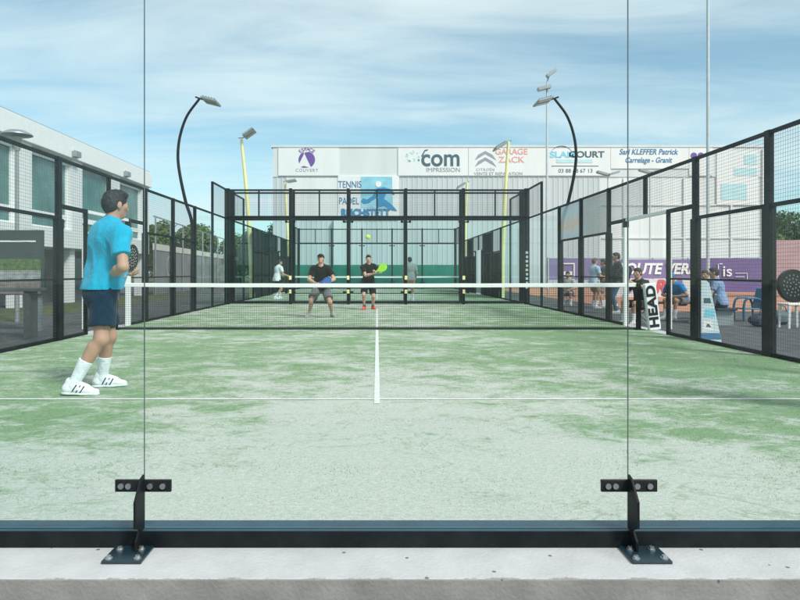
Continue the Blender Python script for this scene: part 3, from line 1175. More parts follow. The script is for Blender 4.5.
# mushroom street lamp
p = at(17, 180, 16.0)
sl = thing('street_lamp', 'grey mushroom topped street lamp before the white building', 'lamp', (p.x, p.y, GZ))
mb = MB()
mb.tube([(p.x, p.y, GZ), (p.x, p.y, 1.0), (p.x, p.y, 4.1)], [0.06, 0.05, 0.04], 12)
mb.build('pole', M['grey_metal'], sl, smooth=True)
mb = MB()
mb.lathe([(0.02, 4.60), (0.20, 4.57), (0.35, 4.49), (0.36, 4.46), (0.30, 4.44), (0.12, 4.42)][::-1], 24, (p.x, p.y))
mb.build('lamp_shade', M['grey_metal'], sl, smooth=True)
mb = MB()
mb.lathe([(0.06, 4.08), (0.10, 4.2), (0.13, 4.415)], 16, (p.x, p.y))
mb.build('lens', M['lamp_lens'], sl, smooth=True)

# notice board
p = at(16, 262, 13.4)
nb = thing('notice_board', 'dark notice board with green strip, on posts beside the lawn', 'notice board', (p.x, p.y, GZ))
x0, x1 = at(-14, 0, 13.4).x, at(43, 0, 13.4).x
z0, z1 = at(0, 295, 13.4).z, at(0, 230, 13.4).z
mb = MB()
mb.box(x0, x1, p.y, p.y + 0.06, z0, z1)
mb.build('panel', mat('dark board', (0.055, 0.07, 0.068), 0.3, 0, 0.15, 3), nb, bevel=0.01)
zz = lambda py: at(0, py, 13.4).z
for (a, b, m) in ((259, 270, mat('board green', (0.10, 0.16, 0.05), 0.5, 0, 0.5, 12)), (270.3, 281, mat('board grey', (0.3, 0.33, 0.32), 0.5, 0, 0.4, 8)), (281.3, 294, mat('board brown', (0.22, 0.19, 0.18), 0.5, 0, 0.3, 8)), (240.5, 242, M['ink_white'])):
    mb = MB()
    mb.box(x0 + 0.05, x1 - (0.05 if a != 240.5 else 0.15), p.y - 0.006, p.y - 0.001, zz(b), zz(a))
    mb.build('printed_field', m, nb)
for i in range(2):
    mb = MB()
    xx = (x0 + 0.12, x1 - 0.12)[i]
    mb.box(xx - 0.04, xx + 0.04, p.y + 0.062, p.y + 0.14, GZ, z1 - 0.06)
    mb.build('post', M['grey_metal'], nb)
# low grey bench in front of it
p = at(12, 300, 12.2)
M['bench_wood'] = mat('weathered bench', (0.11, 0.12, 0.12), 0.8, 0, 0.2, 8)
be = thing('bench', 'low grey bench below the notice board', 'bench', (p.x, p.y, GZ))
zt = at(0, 288, 12.2).z
mb = MB()
mb.box(p.x - 0.9, p.x + 0.55, p.y - 0.2, p.y + 0.2, zt - 0.06, zt)
mb.build('seat', M['bench_wood'], be, bevel=0.01)
for dx in (-0.7, 0.35):
    mb = MB()
    mb.box(p.x + dx - 0.05, p.x + dx + 0.05, p.y - 0.16, p.y + 0.16, GZ, zt - 0.062)
    mb.build('leg', M['bench_wood'], be)

# long screened wall running back on the left
pa, pb = Vector((-11.9, 31.9 + 0.3, 0)), Vector((-14.6, 66, 0))
lw = thing('screened_fence', 'long grey screened fence with pale top band, running back from the white building', 'fence', (pa.x, pa.y, GZ))
u = (pb - pa).normalized()
nn = Vector((u.y, -u.x, 0))
L = (pb - pa).length
mid = (pa + pb) / 2
mb = MB()
mb.obox(mid + Vector((0, 0, (GZ + 2.3) / 2)), u * L / 2, nn * 0.02, Vector((0, 0, (2.3 - GZ) / 2)))
mb.build('screen', mat('grey screen cloth', (0.23, 0.235, 0.23), 0.9, 0, 0.15, 0.8), lw)
mb = MB()
mb.obox(mid + Vector((0, 0, 2.48)), u * L / 2, nn * 0.05, Vector((0, 0, 0.175)))
mb.build('top_band', mat('cream band', (0.66, 0.62, 0.54), 0.8, 0, 0.06, 2), lw)
mb = MB()
mb.obox(mid + Vector((0, 0, 4.1)), u * L / 2, nn * 0.02, Vector((0, 0, 0.03)))
mb.build('rail', M['grey_metal'], lw)
for i in range(11):
    q = pa.lerp(pb, i / 10)
    mb = MB()
    mb.cyl(q + nn * 0.1 + Vector((0, 0, GZ)), q + nn * 0.1 + Vector((0, 0, 4.1)), 0.045, 8)
    mb.build('post', M['grey_metal'], lw, smooth=True)
for t in (0.1, 0.42):
    q = pa.lerp(pb, t) + nn * 0.03 + Vector((0, 0, 1.45))
    mb = MB()
    ro = []
    for i in range(24):
        a = 2 * math.pi * i / 24
        ro.append((math.cos(a), math.sin(a)))
    vs = [q + u * (c * 0.62) + Vector((0, 0, d * 0.62)) for c, d in ro] + [q + u * (c * 0.46) + Vector((0, 0, d * 0.46)) for c, d in ro]
    mb.add(vs, [(i, (i + 1) % 24, (i + 1) % 24 + 24, i + 24) for i in range(24)])
    vs = [q + u * a + Vector((0, 0, b)) for a, b in ((-0.1, -0.3), (0.02, -0.3), (0.15, 0.32), (0.05, 0.32))]
    mb.add(vs, [(0, 1, 2, 3)])
    mb.build('emblem', mat('faded emblem', (0.42, 0.40, 0.38), 0.9, 0, 0.1, 3), lw)

# ------------------------------------------------------------------ floodlight bows of the two courts
def lamp_head(mb_parent, tip, side, tilt, m_frame, sc=1.0, name='lamp_head'):
    """two flat LED trays on a short cross arm, pointing over the court"""
    t = Vector(tip)
    inw = Vector((-side, 0, 0))
    d = (inw * math.cos(tilt) + Vector((0, 0, -math.sin(tilt)))).normalized()
    up = Vector((0, 1, 0)).cross(d) * (1 if side > 0 else -1)
    if up.z < 0:
        up = -up
    mb = MB()
    mb.tube([t - inw * 0.12 + Vector((0, 0, 0.05)), t + d * 0.1, t + d * 0.62 * sc], 0.028 * sc, 8)
    arm = mb.build(name, m_frame, mb_parent, smooth=True)
    for k in (-1, 1):
        c = t + d * (0.42 * sc) + Vector((0, k * 0.24 * sc, 0)) + up * 0.0
        mb = MB()
        mb.obox(c, d * 0.27 * sc, Vector((0, 0.2 * sc, 0)), up * 0.03 * sc)
        for i in range(5):
            mb.obox(c + up * 0.05 * sc + d * ((i - 2) * 0.1 * sc), d * 0.012, Vector((0, 0.18 * sc, 0)), up * 0.022 * sc)
        tr = mb.build('lamp_tray', M['grey_metal'], arm)
        mb = MB()
        mb.obox(c - up * 0.034 * sc, d * 0.24 * sc, Vector((0, 0.17 * sc, 0)), up * 0.003)
        mb.build('lens', M['lamp_lens'], tr) if False else mb.build('lens', M['lamp_lens'], arm)
    return arm


def smooth_path(pts, n=40):
    pts = [Vector(p) for p in pts]
    out = []
    P = [pts[0] * 2 - pts[1]] + pts + [pts[-1] * 2 - pts[-2]]
    for i in range(1, len(P) - 2):
        for k in range(n // (len(pts) - 1)):
            t = k / (n // (len(pts) - 1))
            a, b, c, d = P[i - 1], P[i], P[i + 1], P[i + 2]
            out.append(0.5 * (2 * b + (c - a) * t + (2 * a - 5 * b + 4 * c - d) * t * t + (3 * b - a - 3 * c + d) * t ** 3))
    out.append(pts[-1])
    return out


for s, lab in ((-1, 'dark bow shaped floodlight pole rising from the left side fence'), (1, 'dark bow shaped floodlight pole rising from the right side fence')):
    Y = 16.13
    l = thing('floodlight', lab, 'floodlight', (s * 5.33, Y, 0), 'bow floodlights of the front court')
    prof = [(5.31, 0.0), (5.31, 1.2), (5.31, 2.45), (5.50, 3.15), (5.66, 3.9), (5.72, 4.45), (5.66, 5.02), (5.46, 5.6), (5.10, 6.1)]
    mb = MB()
    pts = smooth_path([(s * a, Y, b) for a, b in prof], 64)
    mb.tube(pts, [0.052 - 0.018 * i / len(pts) for i in range(len(pts))], 12)
    mb.build('pole', M['black_metal'], l, smooth=True)
    mb = MB()
    mb.box(s * 5.31 - 0.14, s * 5.31 + 0.14, Y - 0.14, Y + 0.14, 0.0, 0.015)
    mb.build('foot_plate', M['black_metal'], l)
    lamp_head(l, (s * 5.10, Y, 6.1), s, R(14), M['black_metal'], 0.8)

for (s, Y, top, base, zt, lab) in ((-1, 25.3, 5.8, 5.33, 6.8, 'tall yellow floodlight pole left of the rear court, the nearer of the left pair'),
                                (1, 25.3, 5.62, 5.33, 6.7, 'tall yellow floodlight pole right of the rear court, the nearer of the right pair'),
                                (-1, 37.3, 5.62, 5.36, 6.6, 'distant yellow floodlight pole left of the rear court, before the purple sail board'),
                                (1, 37.3, 5.5, 5.36, 6.6, 'distant yellow floodlight pole right of the rear court, before the printing company board')):
    l = thing('floodlight', lab, 'floodlight', (s * base, Y, 0), 'yellow floodlights of the rear court')
    mb = MB()
    pts = smooth_path([(s * (base + (top - base) * t ** 1.6), Y, zt * t) for t in (0, 0.25, 0.5, 0.75, 1)], 24)
    mb.tube(pts, [0.12 - 0.065 * i / len(pts) for i in range(len(pts))], 12)
    mb.build('pole', M['yellow_paint'], l, smooth=True)
    lamp_head(l, (s * top, Y, zt), s, R(-35) if Y < 30 and s < 0 else (R(30) if s > 0 else R(-10)), M['grey_metal'], 1.0)

# tall tennis mast with loud heads
p = at(547, 90, 45)
tm = thing('floodlight_mast', 'thin tall pale mast with two small heads on top, behind the right bow lamp', 'mast', (p.x, p.y, GZ))
mb = MB()
mb.tube([(p.x, p.y, GZ), (p.x, p.y, 14.2)], [0.11, 0.06], 10)
mb.build('pole', M['pale_metal'], tm, smooth=True)
mb = MB()
mb.obox((p.x - 0.25, p.y - 0.2, 13.7), (0.42, 0, 0.1), (0, 0.25, 0), (-0.03, 0, 0.1))
mb.tube([(p.x, p.y, 14.1), (p.x + 0.1, p.y, 14.5), (p.x + 0.35, p.y, 14.9)], 0.05, 8)
mb.obox((p.x + 0.25, p.y - 0.15, 14.75), (0.30, 0, 0.22), (0, 0.22, 0), (-0.05, 0, 0.09))
mb.build('lamp_head', M['grey_metal'], tm)
p = at(708, 100, 24)
tm = thing('floodlight_mast', 'thick grey mast rising out of the picture beyond the right fence', 'mast', (p.x, p.y, GZ))
mb = MB()
mb.tube([(p.x, p.y, GZ), (p.x, p.y, 4.0), (p.x, p.y, 13.0)], [0.066, 0.062, 0.052], 14)
mb.build('pole', M['pale_metal'], tm, smooth=True)
mb = MB()
mb.tube([(p.x - 0.7, p.y, 12.6), (p.x + 0.7, p.y, 12.6)], 0.05, 8)
for dx in (-0.5, 0.5):
    mb.obox((p.x + dx, p.y - 0.2, 12.75), (0.3, 0, 0), (0, 0.22, 0.08), (0, -0.02, 0.07))
mb.build('lamp_head', M['grey_metal'], tm)
for px, py, d in ((608, 174, 46), (650, 172, 47)):
    p = at(px, py, d)
    l = thing('floodlight', 'small grey floodlight before the tiler board, ' + ('left of the two' if px < 620 else 'right of the two'), 'floodlight', (p.x, p.y, GZ))
    mb = MB()
    mb.tube([(p.x, p.y, GZ), (p.x, p.y, p.z)], [0.08, 0.05], 8)
    mb.build('pole', M['pale_metal'], l, smooth=True)
    mb = MB()
    for k in (-1, 1):
        mb.obox((p.x + k * 0.4, p.y, p.z + 0.05), (0.36, 0, k * 0.1), (0, 0.25, 0), (0, 0, 0.07))
    mb.build('lamp_head', M['grey_metal'], l)

# ------------------------------------------------------------------ banners on the clay court fence
FD = 32.0
fyb = FD - CAM_D
cf = thing('banner_fence', 'wire fence of the clay court carrying the purple banners', 'fence', (15, fyb + 0.1, GZ))
xa, xb = at(548, 0, FD).x, at(830, 0, FD).x
for i in range(9):
    x = xa + (xb - xa) * i / 8
    mb = MB()
    mb.cyl((x, fyb + 0.12, GZ), (x, fyb + 0.12, 1.82), 0.03, 8)
    mb.build('post', M['grey_metal'], cf, smooth=True)
mb = MB()
mb.tube([(xa, fyb + 0.12, 1.80), (xb, fyb + 0.12, 1.80)], 0.022, 8)
mb.build('rail', M['grey_metal'], cf)
wire_mesh(xb - xa, 1.8, cf, (xa, fyb + 0.1, GZ + 0.05), 'x', 0.1, 0.003)
M['ban_purple'] = mat('purple vinyl', (0.22, 0.17, 0.36), 0.6, 0, 0.10, 0.8, 0.2, 3)
M['ban_deep'] = mat('deep purple vinyl', (0.15, 0.10, 0.27), 0.6, 0, 0.15, 0.8, 0.2, 3)
M['ban_white'] = mat('white vinyl banner', (0.66, 0.65, 0.68), 0.5, 0, 0.06, 0.8, 0.2, 3)


def fp(px, py):
    q = at(px, py, FD)
    return (q.x, q.z)


def banner(p0, p1, q0, q1, m, label, wave=0.02):
    t = thing('banner', label, 'banner', (fp((p0 + p1) / 2, 0)[0], fyb, 0.8), 'banners on the clay court fence')
    mb = MB()
    (xa, za), (xb, zb) = fp(p0, q1), fp(p1, q0)
    n = 40
    vs = []
    for z in (za, (za + zb) / 2, zb):
        for i in range(n + 1):
            x = xa + (xb - xa) * i / n
            vs.append((x, fyb + wave * math.sin(x * 2.3) * (0.4 + 0.6 * (zb - z) / (zb - za)), z))
    fs = [(r * (n + 1) + i, r * (n + 1) + i + 1, (r + 1) * (n + 1) + i + 1, (r + 1) * (n + 1) + i) for r in range(2) for i in range(n)]
    mb.add(vs, fs)
    o = mb.build('cloth', m, t)
    sd = o.modifiers.new('thick', 'SOLIDIFY')
    sd.thickness = 0.004
    return t


def ftext(s, px, py, q, m, t, **kw):
    x, z = fp(px, py)
    return text(s, q * FD / FPX * 1.38, (x, fyb - 0.04, z), m, t, ext=0.004, **kw)


b1 = banner(607, 694, 259.5, 278.5, M['ban_purple'], 'purple banner lettered in big white slanted capitals, above the seated spectators')
ftext('ROUTE VERS', 655, 269.3, 10.8, M['ink_white'], b1, bold=0.025, shear=0.22, sx=0.93)
b2 = banner(607, 694, 279, 297, M['ban_white'], 'white lower banner with slanted capitals and a red letter, below the purple one')
ftext('P', 632, 287, 13, M['ban_purple'], b2, bold=0.02, shear=0.22)
ftext('A', 645, 287, 13, M['ban_purple'], b2, bold=0.02, shear=0.22)
ftext('R', 660, 287, 13, mat('red print', (0.62, 0.10, 0.12), 0.6), b2, bold=0.03, shear=0.22)
ftext('IS', 674, 287, 13, M['ban_purple'], b2, bold=0.02, shear=0.22)
b3 = banner(549, 606, 258.5, 280, M['ban_purple'], 'purple banner with a pale framed square, left of the standing spectators')
for (a, b, c, d, m) in ((561, 574.5, 263, 277.5, 'ink_white'),):
    mb = MB()
    (u0, w0), (u1, w1) = fp(a, d), fp(b, c)
    for (e0, e1, f0, f1) in ((u0, u1, w0, w0 + 0.06), (u0, u1, w1 - 0.06, w1), (u0, u0 + 0.06, w0 + 0.062, w1 - 0.062), (u1 - 0.06, u1, w0 + 0.062, w1 - 0.062)):
        mb.box(e0, e1, fyb - 0.05, fyb - 0.03, f0, f1)
    mb.box(u0 + 0.12, u1 - 0.12, fyb - 0.05, fyb - 0.03, w0 + 0.12, w0 + 0.3)
    mb.build('emblem', M[m], b3)
b4 = banner(696, 766, 258, 292, M['ban_deep'], 'deep purple banner with small white logo letters, behind the leaning white board')
ftext('is', 727, 271.5, 11, M['ink_white'], b4, bold=0.006, sx=1.1)
mb = MB()
for (a, b, c, d) in ((717.5, 718.3, 264, 279), (719, 722, 263.4, 264.2), (735, 747, 273, 273.5), (746.5, 747, 274, 280), (735, 744, 276.5, 277)):
    (u0, w0), (u1, w1) = fp(a, d), fp(b, c)
    mb.box(u0, u1, fyb - 0.05, fyb - 0.03, w0, w1)
mb.build('emblem', M['ink_white'], b4)
b5 = banner(768, 840, 240, 283, mat('dusty pink screen', (0.42, 0.28, 0.30), 0.8, 0, 0.1, 1), 'dusty pink screen at the far right of the clay court fence')
mb = MB()
mb.tube([(fp(768, 0)[0], fyb + 0.1, GZ), (fp(768, 0)[0], fyb + 0.1, fp(0, 239)[1])], 0.04, 8)
mb.build('pole', M['grey_metal'], b5)
mb = MB()
mb.tube([(fp(838, 0)[0], fyb + 0.1, GZ), (fp(838, 0)[0], fyb + 0.1, fp(0, 239)[1])], 0.04, 8)
mb.build('pole', M['grey_metal'], b5)

# ------------------------------------------------------------------ leaning white board, chairs, bags
lbq = thing('advertising_board', 'tapered white advertising board with blue foot band, standing outside the right fence', 'board', (5.5, 8.1, GZ))
M['board_blue'] = mat('board pale blue', (0.60, 0.72, 0.76), 0.5, 0, 0.08, 4)
yb = 10.8 - CAM_D
f_ = lambda px, py: (at(px, py, 10.8).x, at(px, py, 10.8).z)
pl = [f_(693.5, 345.2), f_(722.5, 345.2), f_(709.5, 283), f_(706, 280.5), f_(697, 280.5)]
mb = MB()
mb.prism([(x, max(z, GZ + 0.003)) for x, z in pl], yb, yb + 0.05)
mb.build('panel', M['board_blue'], lbq, bevel=0.006)
for quad, m in (([(698, 339.5), (721, 339.5), (719.6, 333), (698, 333)], 'ink_blue'), ([(702, 331), (713, 331), (712, 321), (703, 321)], 'ink_white'), ([(704, 317), (715, 317), (714, 309), (705, 309)], 'ink_cyan'), ([(704, 303), (711, 303), (710, 298), (704, 298)], 'ink_slate'), ([(706, 327), (711, 327), (709, 324), (707, 324)], 'ink_slate')):
    mb = MB()
    o = 0.006 if m == 'ink_slate' else 0.003
    mb.prism([f_(a, b) for a, b in quad], yb - o, yb - 0.001)
    mb.build('print', M[m], lbq)
mb = MB()
mb.tube([(5.62, yb + 0.06, 0.75), (5.7, yb + 0.55, GZ)], 0.02, 8)
mb.build('stay', M['grey_metal'], lbq)

# white plastic stool by the right edge
p = at(792, 328, 14.3)
st = thing('stool', 'white plastic stool behind the black racket, outside the right fence', 'stool', (p.x, p.y, GZ))
mb = MB()
mb.box(p.x - 0.2, p.x + 0.24, p.y - 0.2, p.y + 0.2, 0.40, 0.44)
mb.build('seat', M['white_paint'], st, bevel=0.012)
for dx in (-0.16, 0.2):
    for dy in (-0.16, 0.16):
        mb = MB()
        mb.tube([(p.x + dx * 1.1, p.y + dy * 1.1, GZ), (p.x + dx, p.y + dy, 0.40)], [0.028, 0.034], 8)
        mb.build('leg', M['white_paint'], st)
# blue tube frame chair
M['blue_tube'] = mat('blue tube', (0.03, 0.13, 0.24), 0.35, 0.2, 0.1, 6)
p = at(747, 322, 16.2)
ch = thing('chair', 'blue tubular garden chair beside the dark sports bag', 'chair', (p.x, p.y, GZ))
for dy in (-0.22, 0.22):
    mb = MB()
    mb.tube(smooth_path([(p.x - 0.2, p.y + dy, GZ + 0.02), (p.x - 0.2, p.y + dy, 0.30), (p.x - 0.12, p.y + dy, 0.46), (p.x + 0.12, p.y + dy, 0.47), (p.x + 0.24, p.y + dy, 0.36), (p.x + 0.28, p.y + dy, GZ + 0.02)], 30), 0.028, 8)
    mb.build('side_frame', M['blue_tube'], ch, smooth=True)
mb = MB()
mb.box(p.x - 0.18, p.x + 0.26, p.y - 0.2, p.y + 0.2, 0.20, 0.235)
mb.build('seat', M['blue_tube'], ch, bevel=0.01)
mb = MB()
mb.obox((p.x + 0.3, p.y, 0.48), (0.02, 0, 0.006), (0, 0.2, 0), (0.06, 0, 0.24))
mb.build('backrest', M['blue_tube'], ch, bevel=0.01)


def bag(px, py, d, w, h, label, m):
    p = at(px, py, d)
    t = thing('sports_bag', label, 'bag', (p.x, p.y, GZ))
    mb = MB()
    n = 14
    rings = []
    for i in range(9):
        u = -1 + 2 * i / 8
        q = (1 - abs(u) ** 3.5 * 0.55)
        ring = []
        for k in range(n):
            a = 2 * math.pi * k / n
            cz = math.sin(a)
            ring.append((p.x + u * w / 2, p.y + math.cos(a) * h * 0.48 * q, GZ + h / 2 + h / 2 * q * (abs(cz) ** 0.8) * (1 if cz > 0 else -1)))
        rings.append(ring)
    vs = [x for r in rings for x in r]
    fs = [(i * n + k, i * n + (k + 1) % n, (i + 1) * n + (k + 1) % n, (i + 1) * n + k) for i in range(8) for k in range(n)]
    fs += [tuple(range(n)), tuple(8 * n + k for k in range(n))]
    mb.add(vs, fs)
    mb.build('body', m, t, smooth=True)
    mb = MB()
    mb.tube(smooth_path([(p.x - w * 0.2, p.y - h * 0.3, GZ + h * 0.9), (p.x - w * 0.12, p.y - 0.05, GZ + h * 1.25), (p.x + w * 0.12, p.y - 0.05, GZ + h * 1.25), (p.x + w * 0.2, p.y - h * 0.3, GZ + h * 0.9)], 18), 0.015, 6)
    mb.build('handle', M['black_plastic'], t, smooth=True)
    mb = MB()
    mb.box(p.x - w * 0.3, p.x + w * 0.3, p.y - h * 0.5, p.y - h * 0.46, GZ + h * 0.2, GZ + h * 0.6)
    mb.build('pocket', m, t, bevel=0.01)


M['bag_navy'] = mat('navy nylon', (0.02, 0.035, 0.06), 0.6, 0, 0.2, 6, 0.2, 40)
M['bag_teal'] = mat('grey nylon', (0.10, 0.14, 0.16), 0.6, 0, 0.2, 6, 0.2, 40)
bag(763, 328, 14.6, 0.6, 0.30, 'dark navy sports bag on the asphalt behind the fence post', M['bag_navy'])
bag(781, 326, 15.2, 0.42, 0.34, 'grey sports bag between the navy bag and the white stool', M['bag_teal'])
# bench the spectators sit on
pb_ = at(700, 311, 17.0)
bn = thing('bench', 'low dark bench under the seated spectators', 'bench', (pb_.x, pb_.y, GZ))
mb = MB()
mb.box(7.05, 9.0, 14.1, 14.5, 0.30, 0.35)
mb.build('seat', M['bag_navy'], bn, bevel=0.01)
for x in (7.2, 8.85):
    mb = MB()
    mb.box(x - 0.04, x + 0.04, 14.13, 14.47, GZ, 0.298)
    mb.build('leg', M['grey_metal'], bn)

bn = thing('bench', 'low dark bench under the spectator in blue and white, set end on', 'bench', (8.0, 12.9, GZ))
mb = MB()
mb.box(7.75, 8.2, 12.2, 13.5, 0.24, 0.29)
mb.build('seat', M['bag_navy'], bn, bevel=0.01)
for y in (12.35, 13.35):
    mb = MB()
    mb.box(7.78, 8.17, y - 0.04, y + 0.04, GZ, 0.238)
    mb.build('leg', M['grey_metal'], bn)
for px, d, lab in ((569, 24.05, 'low folding stool under the spectator in pale grey shirt'), (641.5, 15.2, 'low folding stool under the seated spectator in black')):
    q = at(px, 300, d)
    s_ = thing('folding_stool', lab, 'stool', (q.x, q.y, GZ), 'folding stools')
    mb = MB()
    mb.box(q.x - 0.19, q.x + 0.19, q.y - 0.17, q.y + 0.17, 0.235, 0.265)
    mb.build('seat', M['bag_navy'], s_, bevel=0.01)
    for a in (-1, 1):
        for b in (-0.15, 0.15):
            mb = MB()
            mb.tube([(q.x - a * 0.17, q.y + b + a * 0.02, GZ), (q.x + a * 0.17, q.y + b + a * 0.02, 0.236)], 0.012, 6)
            mb.build('leg', M['grey_metal'], s_)

# ball in flight
p = at(368, 237, 8.9)
ball = MB()
vs, fs = [], []
bm = bmesh.new()
bmesh.ops.create_icosphere(bm, subdivisions=3, radius=0.033)
me = bpy.data.meshes.new('ball')
bm.to_mesh(me)
bm.free()
me.materials.append(mat('yellow felt', (0.62, 0.80, 0.10), 0.95, 0, 0.12, 200, 0.5, 500, sheen=0.4))
me.polygons.foreach_set('use_smooth', [True] * len(me.polygons))
bo = bpy.data.objects.new('ball', me)
COL.objects.link(bo)
bo.location = p
tag(bo, 'yellow felt ball in flight above the net', 'ball')

# ------------------------------------------------------------------ trees
M['bark'] = mat('bark', (0.10, 0.08, 0.06), 0.95, 0, 0.3, 6, 0.6, 30)


def leaf_mat(name, c):
    m = mat(name, c, 0.7, 0, 0.4, 0.9, spec=0.2, col2=tuple(x * 1.7 for x in c))
    m.node_tree.nodes['Principled BSDF'].inputs['Subsurface Weight'].default_value = 0.0
    return m


M['leaf_a'] = leaf_mat('green leaves', (0.11, 0.15, 0.045))
M['leaf_b'] = leaf_mat('dark leaves', (0.055, 0.10, 0.035))
_crowns = {}


def crown_mesh(seed, n, w, h, m):
    rnd = random.Random(seed)
    mb = MB()
    lobes = []
    for i in range(13):
        a = rnd.random() * 6.28
        r = rnd.random() ** 0.6 * w * 0.36
        z = h * (0.22 + 0.62 * rnd.random())
        lobes.append((r * math.cos(a), r * math.sin(a), z, w * (0.13 + 0.13 * rnd.random()) * (1.15 - 0.45 * z / h)))
    lobes.append((0, 0, h * 0.5, w * 0.3))
    for i in range(n):
        lx, ly, lz, lr = rnd.choice(lobes)
        d = Vector((rnd.gauss(0, 1), rnd.gauss(0, 1), rnd.gauss(0, 1))).normalized()
        q = Vector((lx, ly, lz)) + d * lr * (0.55 + 0.55 * rnd.random() ** 0.5) * Vector((1, 1, 0.85)).length / 1.65
        s = 0.10 + 0.13 * rnd.random()
        nrm = (d + Vector((rnd.gauss(0, 0.6), rnd.gauss(0, 0.6), rnd.gauss(0, 0.6)))).normalized()
        u = nrm.orthogonal().normalized()
        v = nrm.cross(u)
        th = rnd.random() * 6.28
        a, b = u * math.cos(th) + v * math.sin(th), v * math.cos(th) - u * math.sin(th)
        mb.add([q - a * s, q + b * s * 0.55, q + a * s, q - b * s * 0.55], [(0, 1, 2, 3)])
    me = bpy.data.meshes.new('crown')
    me.from_pydata(mb.v, [], mb.f)
    me.materials.append(m)
    return me


def tree(x, y, h, w, seed, m, label, dist_leaves=5200):
    t = thing('tree', label, 'tree', (x, y, GZ), 'trees round the sports ground')
    key = (seed % 4, m.name)
    if key not in _crowns:
        _crowns[key] = crown_mesh(seed % 4 + 11, dist_leaves, 6.0, 7.0, m)
    c = bpy.data.objects.new('crown', _crowns[key])
    COL.objects.link(c)
    c.parent = t
    c.scale = (w / 6.0, w / 6.0, h / 7.4)
    c.rotation_euler = (0, 0, seed * 1.3)
    rnd = random.Random(seed)
    mb = MB()
    mb.tube([(x, y, GZ), (x + 0.1, y, h * 0.3), (x, y + 0.1, h * 0.72)], [0.22, 0.16, 0.05], 8)
    for i in range(5):
        a = i * 1.3 + rnd.random()
        z = h * (0.25 + 0.09 * i)
        mb.tube([(x, y, z), (x + math.cos(a) * w * 0.16, y + math.sin(a) * w * 0.16, z + h * 0.1), (x + math.cos(a) * w * 0.3, y + math.sin(a) * w * 0.3, z + h * 0.17)], [0.09, 0.06, 0.02], 6)
    mb.build('trunk', M['bark'], t)
    return t


tr = [(-21.5, 64, 7.6, 6.0, 1, 'leaf_a', 'loose green tree nearest the end of the white building'),
      (-26.0, 74, 8.0, 7.0, 2, 'leaf_b', 'darker tree half hidden by the white building end'),
      (-19.3, 70, 7.2, 5.4, 3, 'leaf_b', 'darker tree behind the screened fence, between two lighter ones'),
      (-18.0, 63, 6.9, 5.6, 4, 'leaf_a', 'round green tree right above the screened fence, seen between two posts'),
      (-14.8, 68, 6.6, 5.2, 5, 'leaf_a', 'green tree seen through the left end of the court glass'),
      (-11.8, 64, 6.8, 4.6, 6, 'leaf_b', 'dark tree beside the left corner of the hall'),
      (41.5, 68, 7.6, 6.4, 7, 'leaf_a', 'bright green tree just right of the hall corner'),
      (46.5, 72, 9.3, 7.0, 8, 'leaf_b', 'tall dark tree at the right edge of the picture'),
      (44.0, 82, 8.6, 7.0, 9, 'leaf_b', 'dark tree behind the two at the right edge')]
for (x, y, h, w, sd, m, lab) in tr:
    tree(x, y, h, w, sd, M[m], lab)
# fence under the right trees
rf = thing('mesh_fence', 'tall dark mesh fence below the trees on the right', 'fence', (44, 56, GZ))
for i in range(9):
    mb = MB()
    mb.cyl((35 + i * 2.5, 56, GZ), (35 + i * 2.5, 56, 3.4), 0.05, 8)
    mb.build('post', M['grey_metal'], rf)
mb = MB()
mb.box(35, 55, 56.06, 56.08, GZ, 3.3)
mb.build('screen', screen_mat('green mesh', (0.05, 0.08, 0.07), 0.7), rf)
# ------------------------------------------------------------------ people: signed distance bodies meshed with openvdb
V = lambda *a: np.array(a, dtype=np.float64)


def nrm(v):
    return v / (np.linalg.norm(v) + 1e-9)


def rot_axis(v, ax, ang):
    ax = nrm(ax)
    return v * math.cos(ang) + np.cross(ax, v) * math.sin(ang) + ax * np.dot(ax, v) * (1 - math.cos(ang))


class Cone:
    def __init__(s, a, b, ra, rb, flat=None, ff=1.0, cut=False):
        s.a, s.b, s.ra, s.rb, s.flat, s.ff, s.cut = np.array(a, float), np.array(b, float), ra, rb, flat, ff, cut
        m = max(ra, rb)
        s.lo, s.hi = np.minimum(s.a, s.b) - m, np.maximum(s.a, s.b) + m

    def __call__(s, P):
        ab = s.b - s.a
        t = ((P - s.a) @ ab) / (ab @ ab)
        tc = np.clip(t, 0, 1)
        q = P - s.a - tc[..., None] * ab
        if s.flat is not None:
            c = q @ s.flat
            q = q + (c * (s.ff - 1))[..., None] * s.flat
        d = np.sqrt((q * q).sum(-1)) - (s.ra + (s.rb - s.ra) * tc)
        if s.cut:
            d = np.maximum(d, (t - 1) * np.linalg.norm(ab))
        return d


class Ell:
    def __init__(s, c, r, axes=None):
        s.c, s.r = np.array(c, float), np.array(r, float)
        s.A = np.eye(3) if axes is None else np.array(axes, float)
        m = s.r.max()
        s.lo, s.hi = s.c - m, s.c + m

    def __call__(s, P):
        q = (P - s.c) @ s.A.T
        k0 = np.sqrt(((q / s.r) ** 2).sum(-1)) + 1e-9
        k1 = np.sqrt(((q / s.r ** 2) ** 2).sum(-1)) + 1e-9
        return k0 * (k0 - 1) / k1


class RBox:
    def __init__(s, c, h, rr, axes=None):
        s.c, s.h, s.rr = np.array(c, float), np.array(h, float), rr
        s.A = np.eye(3) if axes is None else np.array(axes, float)
        m = np.linalg.norm(s.h)
        s.lo, s.hi = s.c - m, s.c + m

    def __call__(s, P):
        q = np.abs((P - s.c) @ s.A.T) - (s.h - s.rr)
        return np.sqrt((np.maximum(q, 0) ** 2).sum(-1)) + np.minimum(q.max(-1), 0) - s.rr


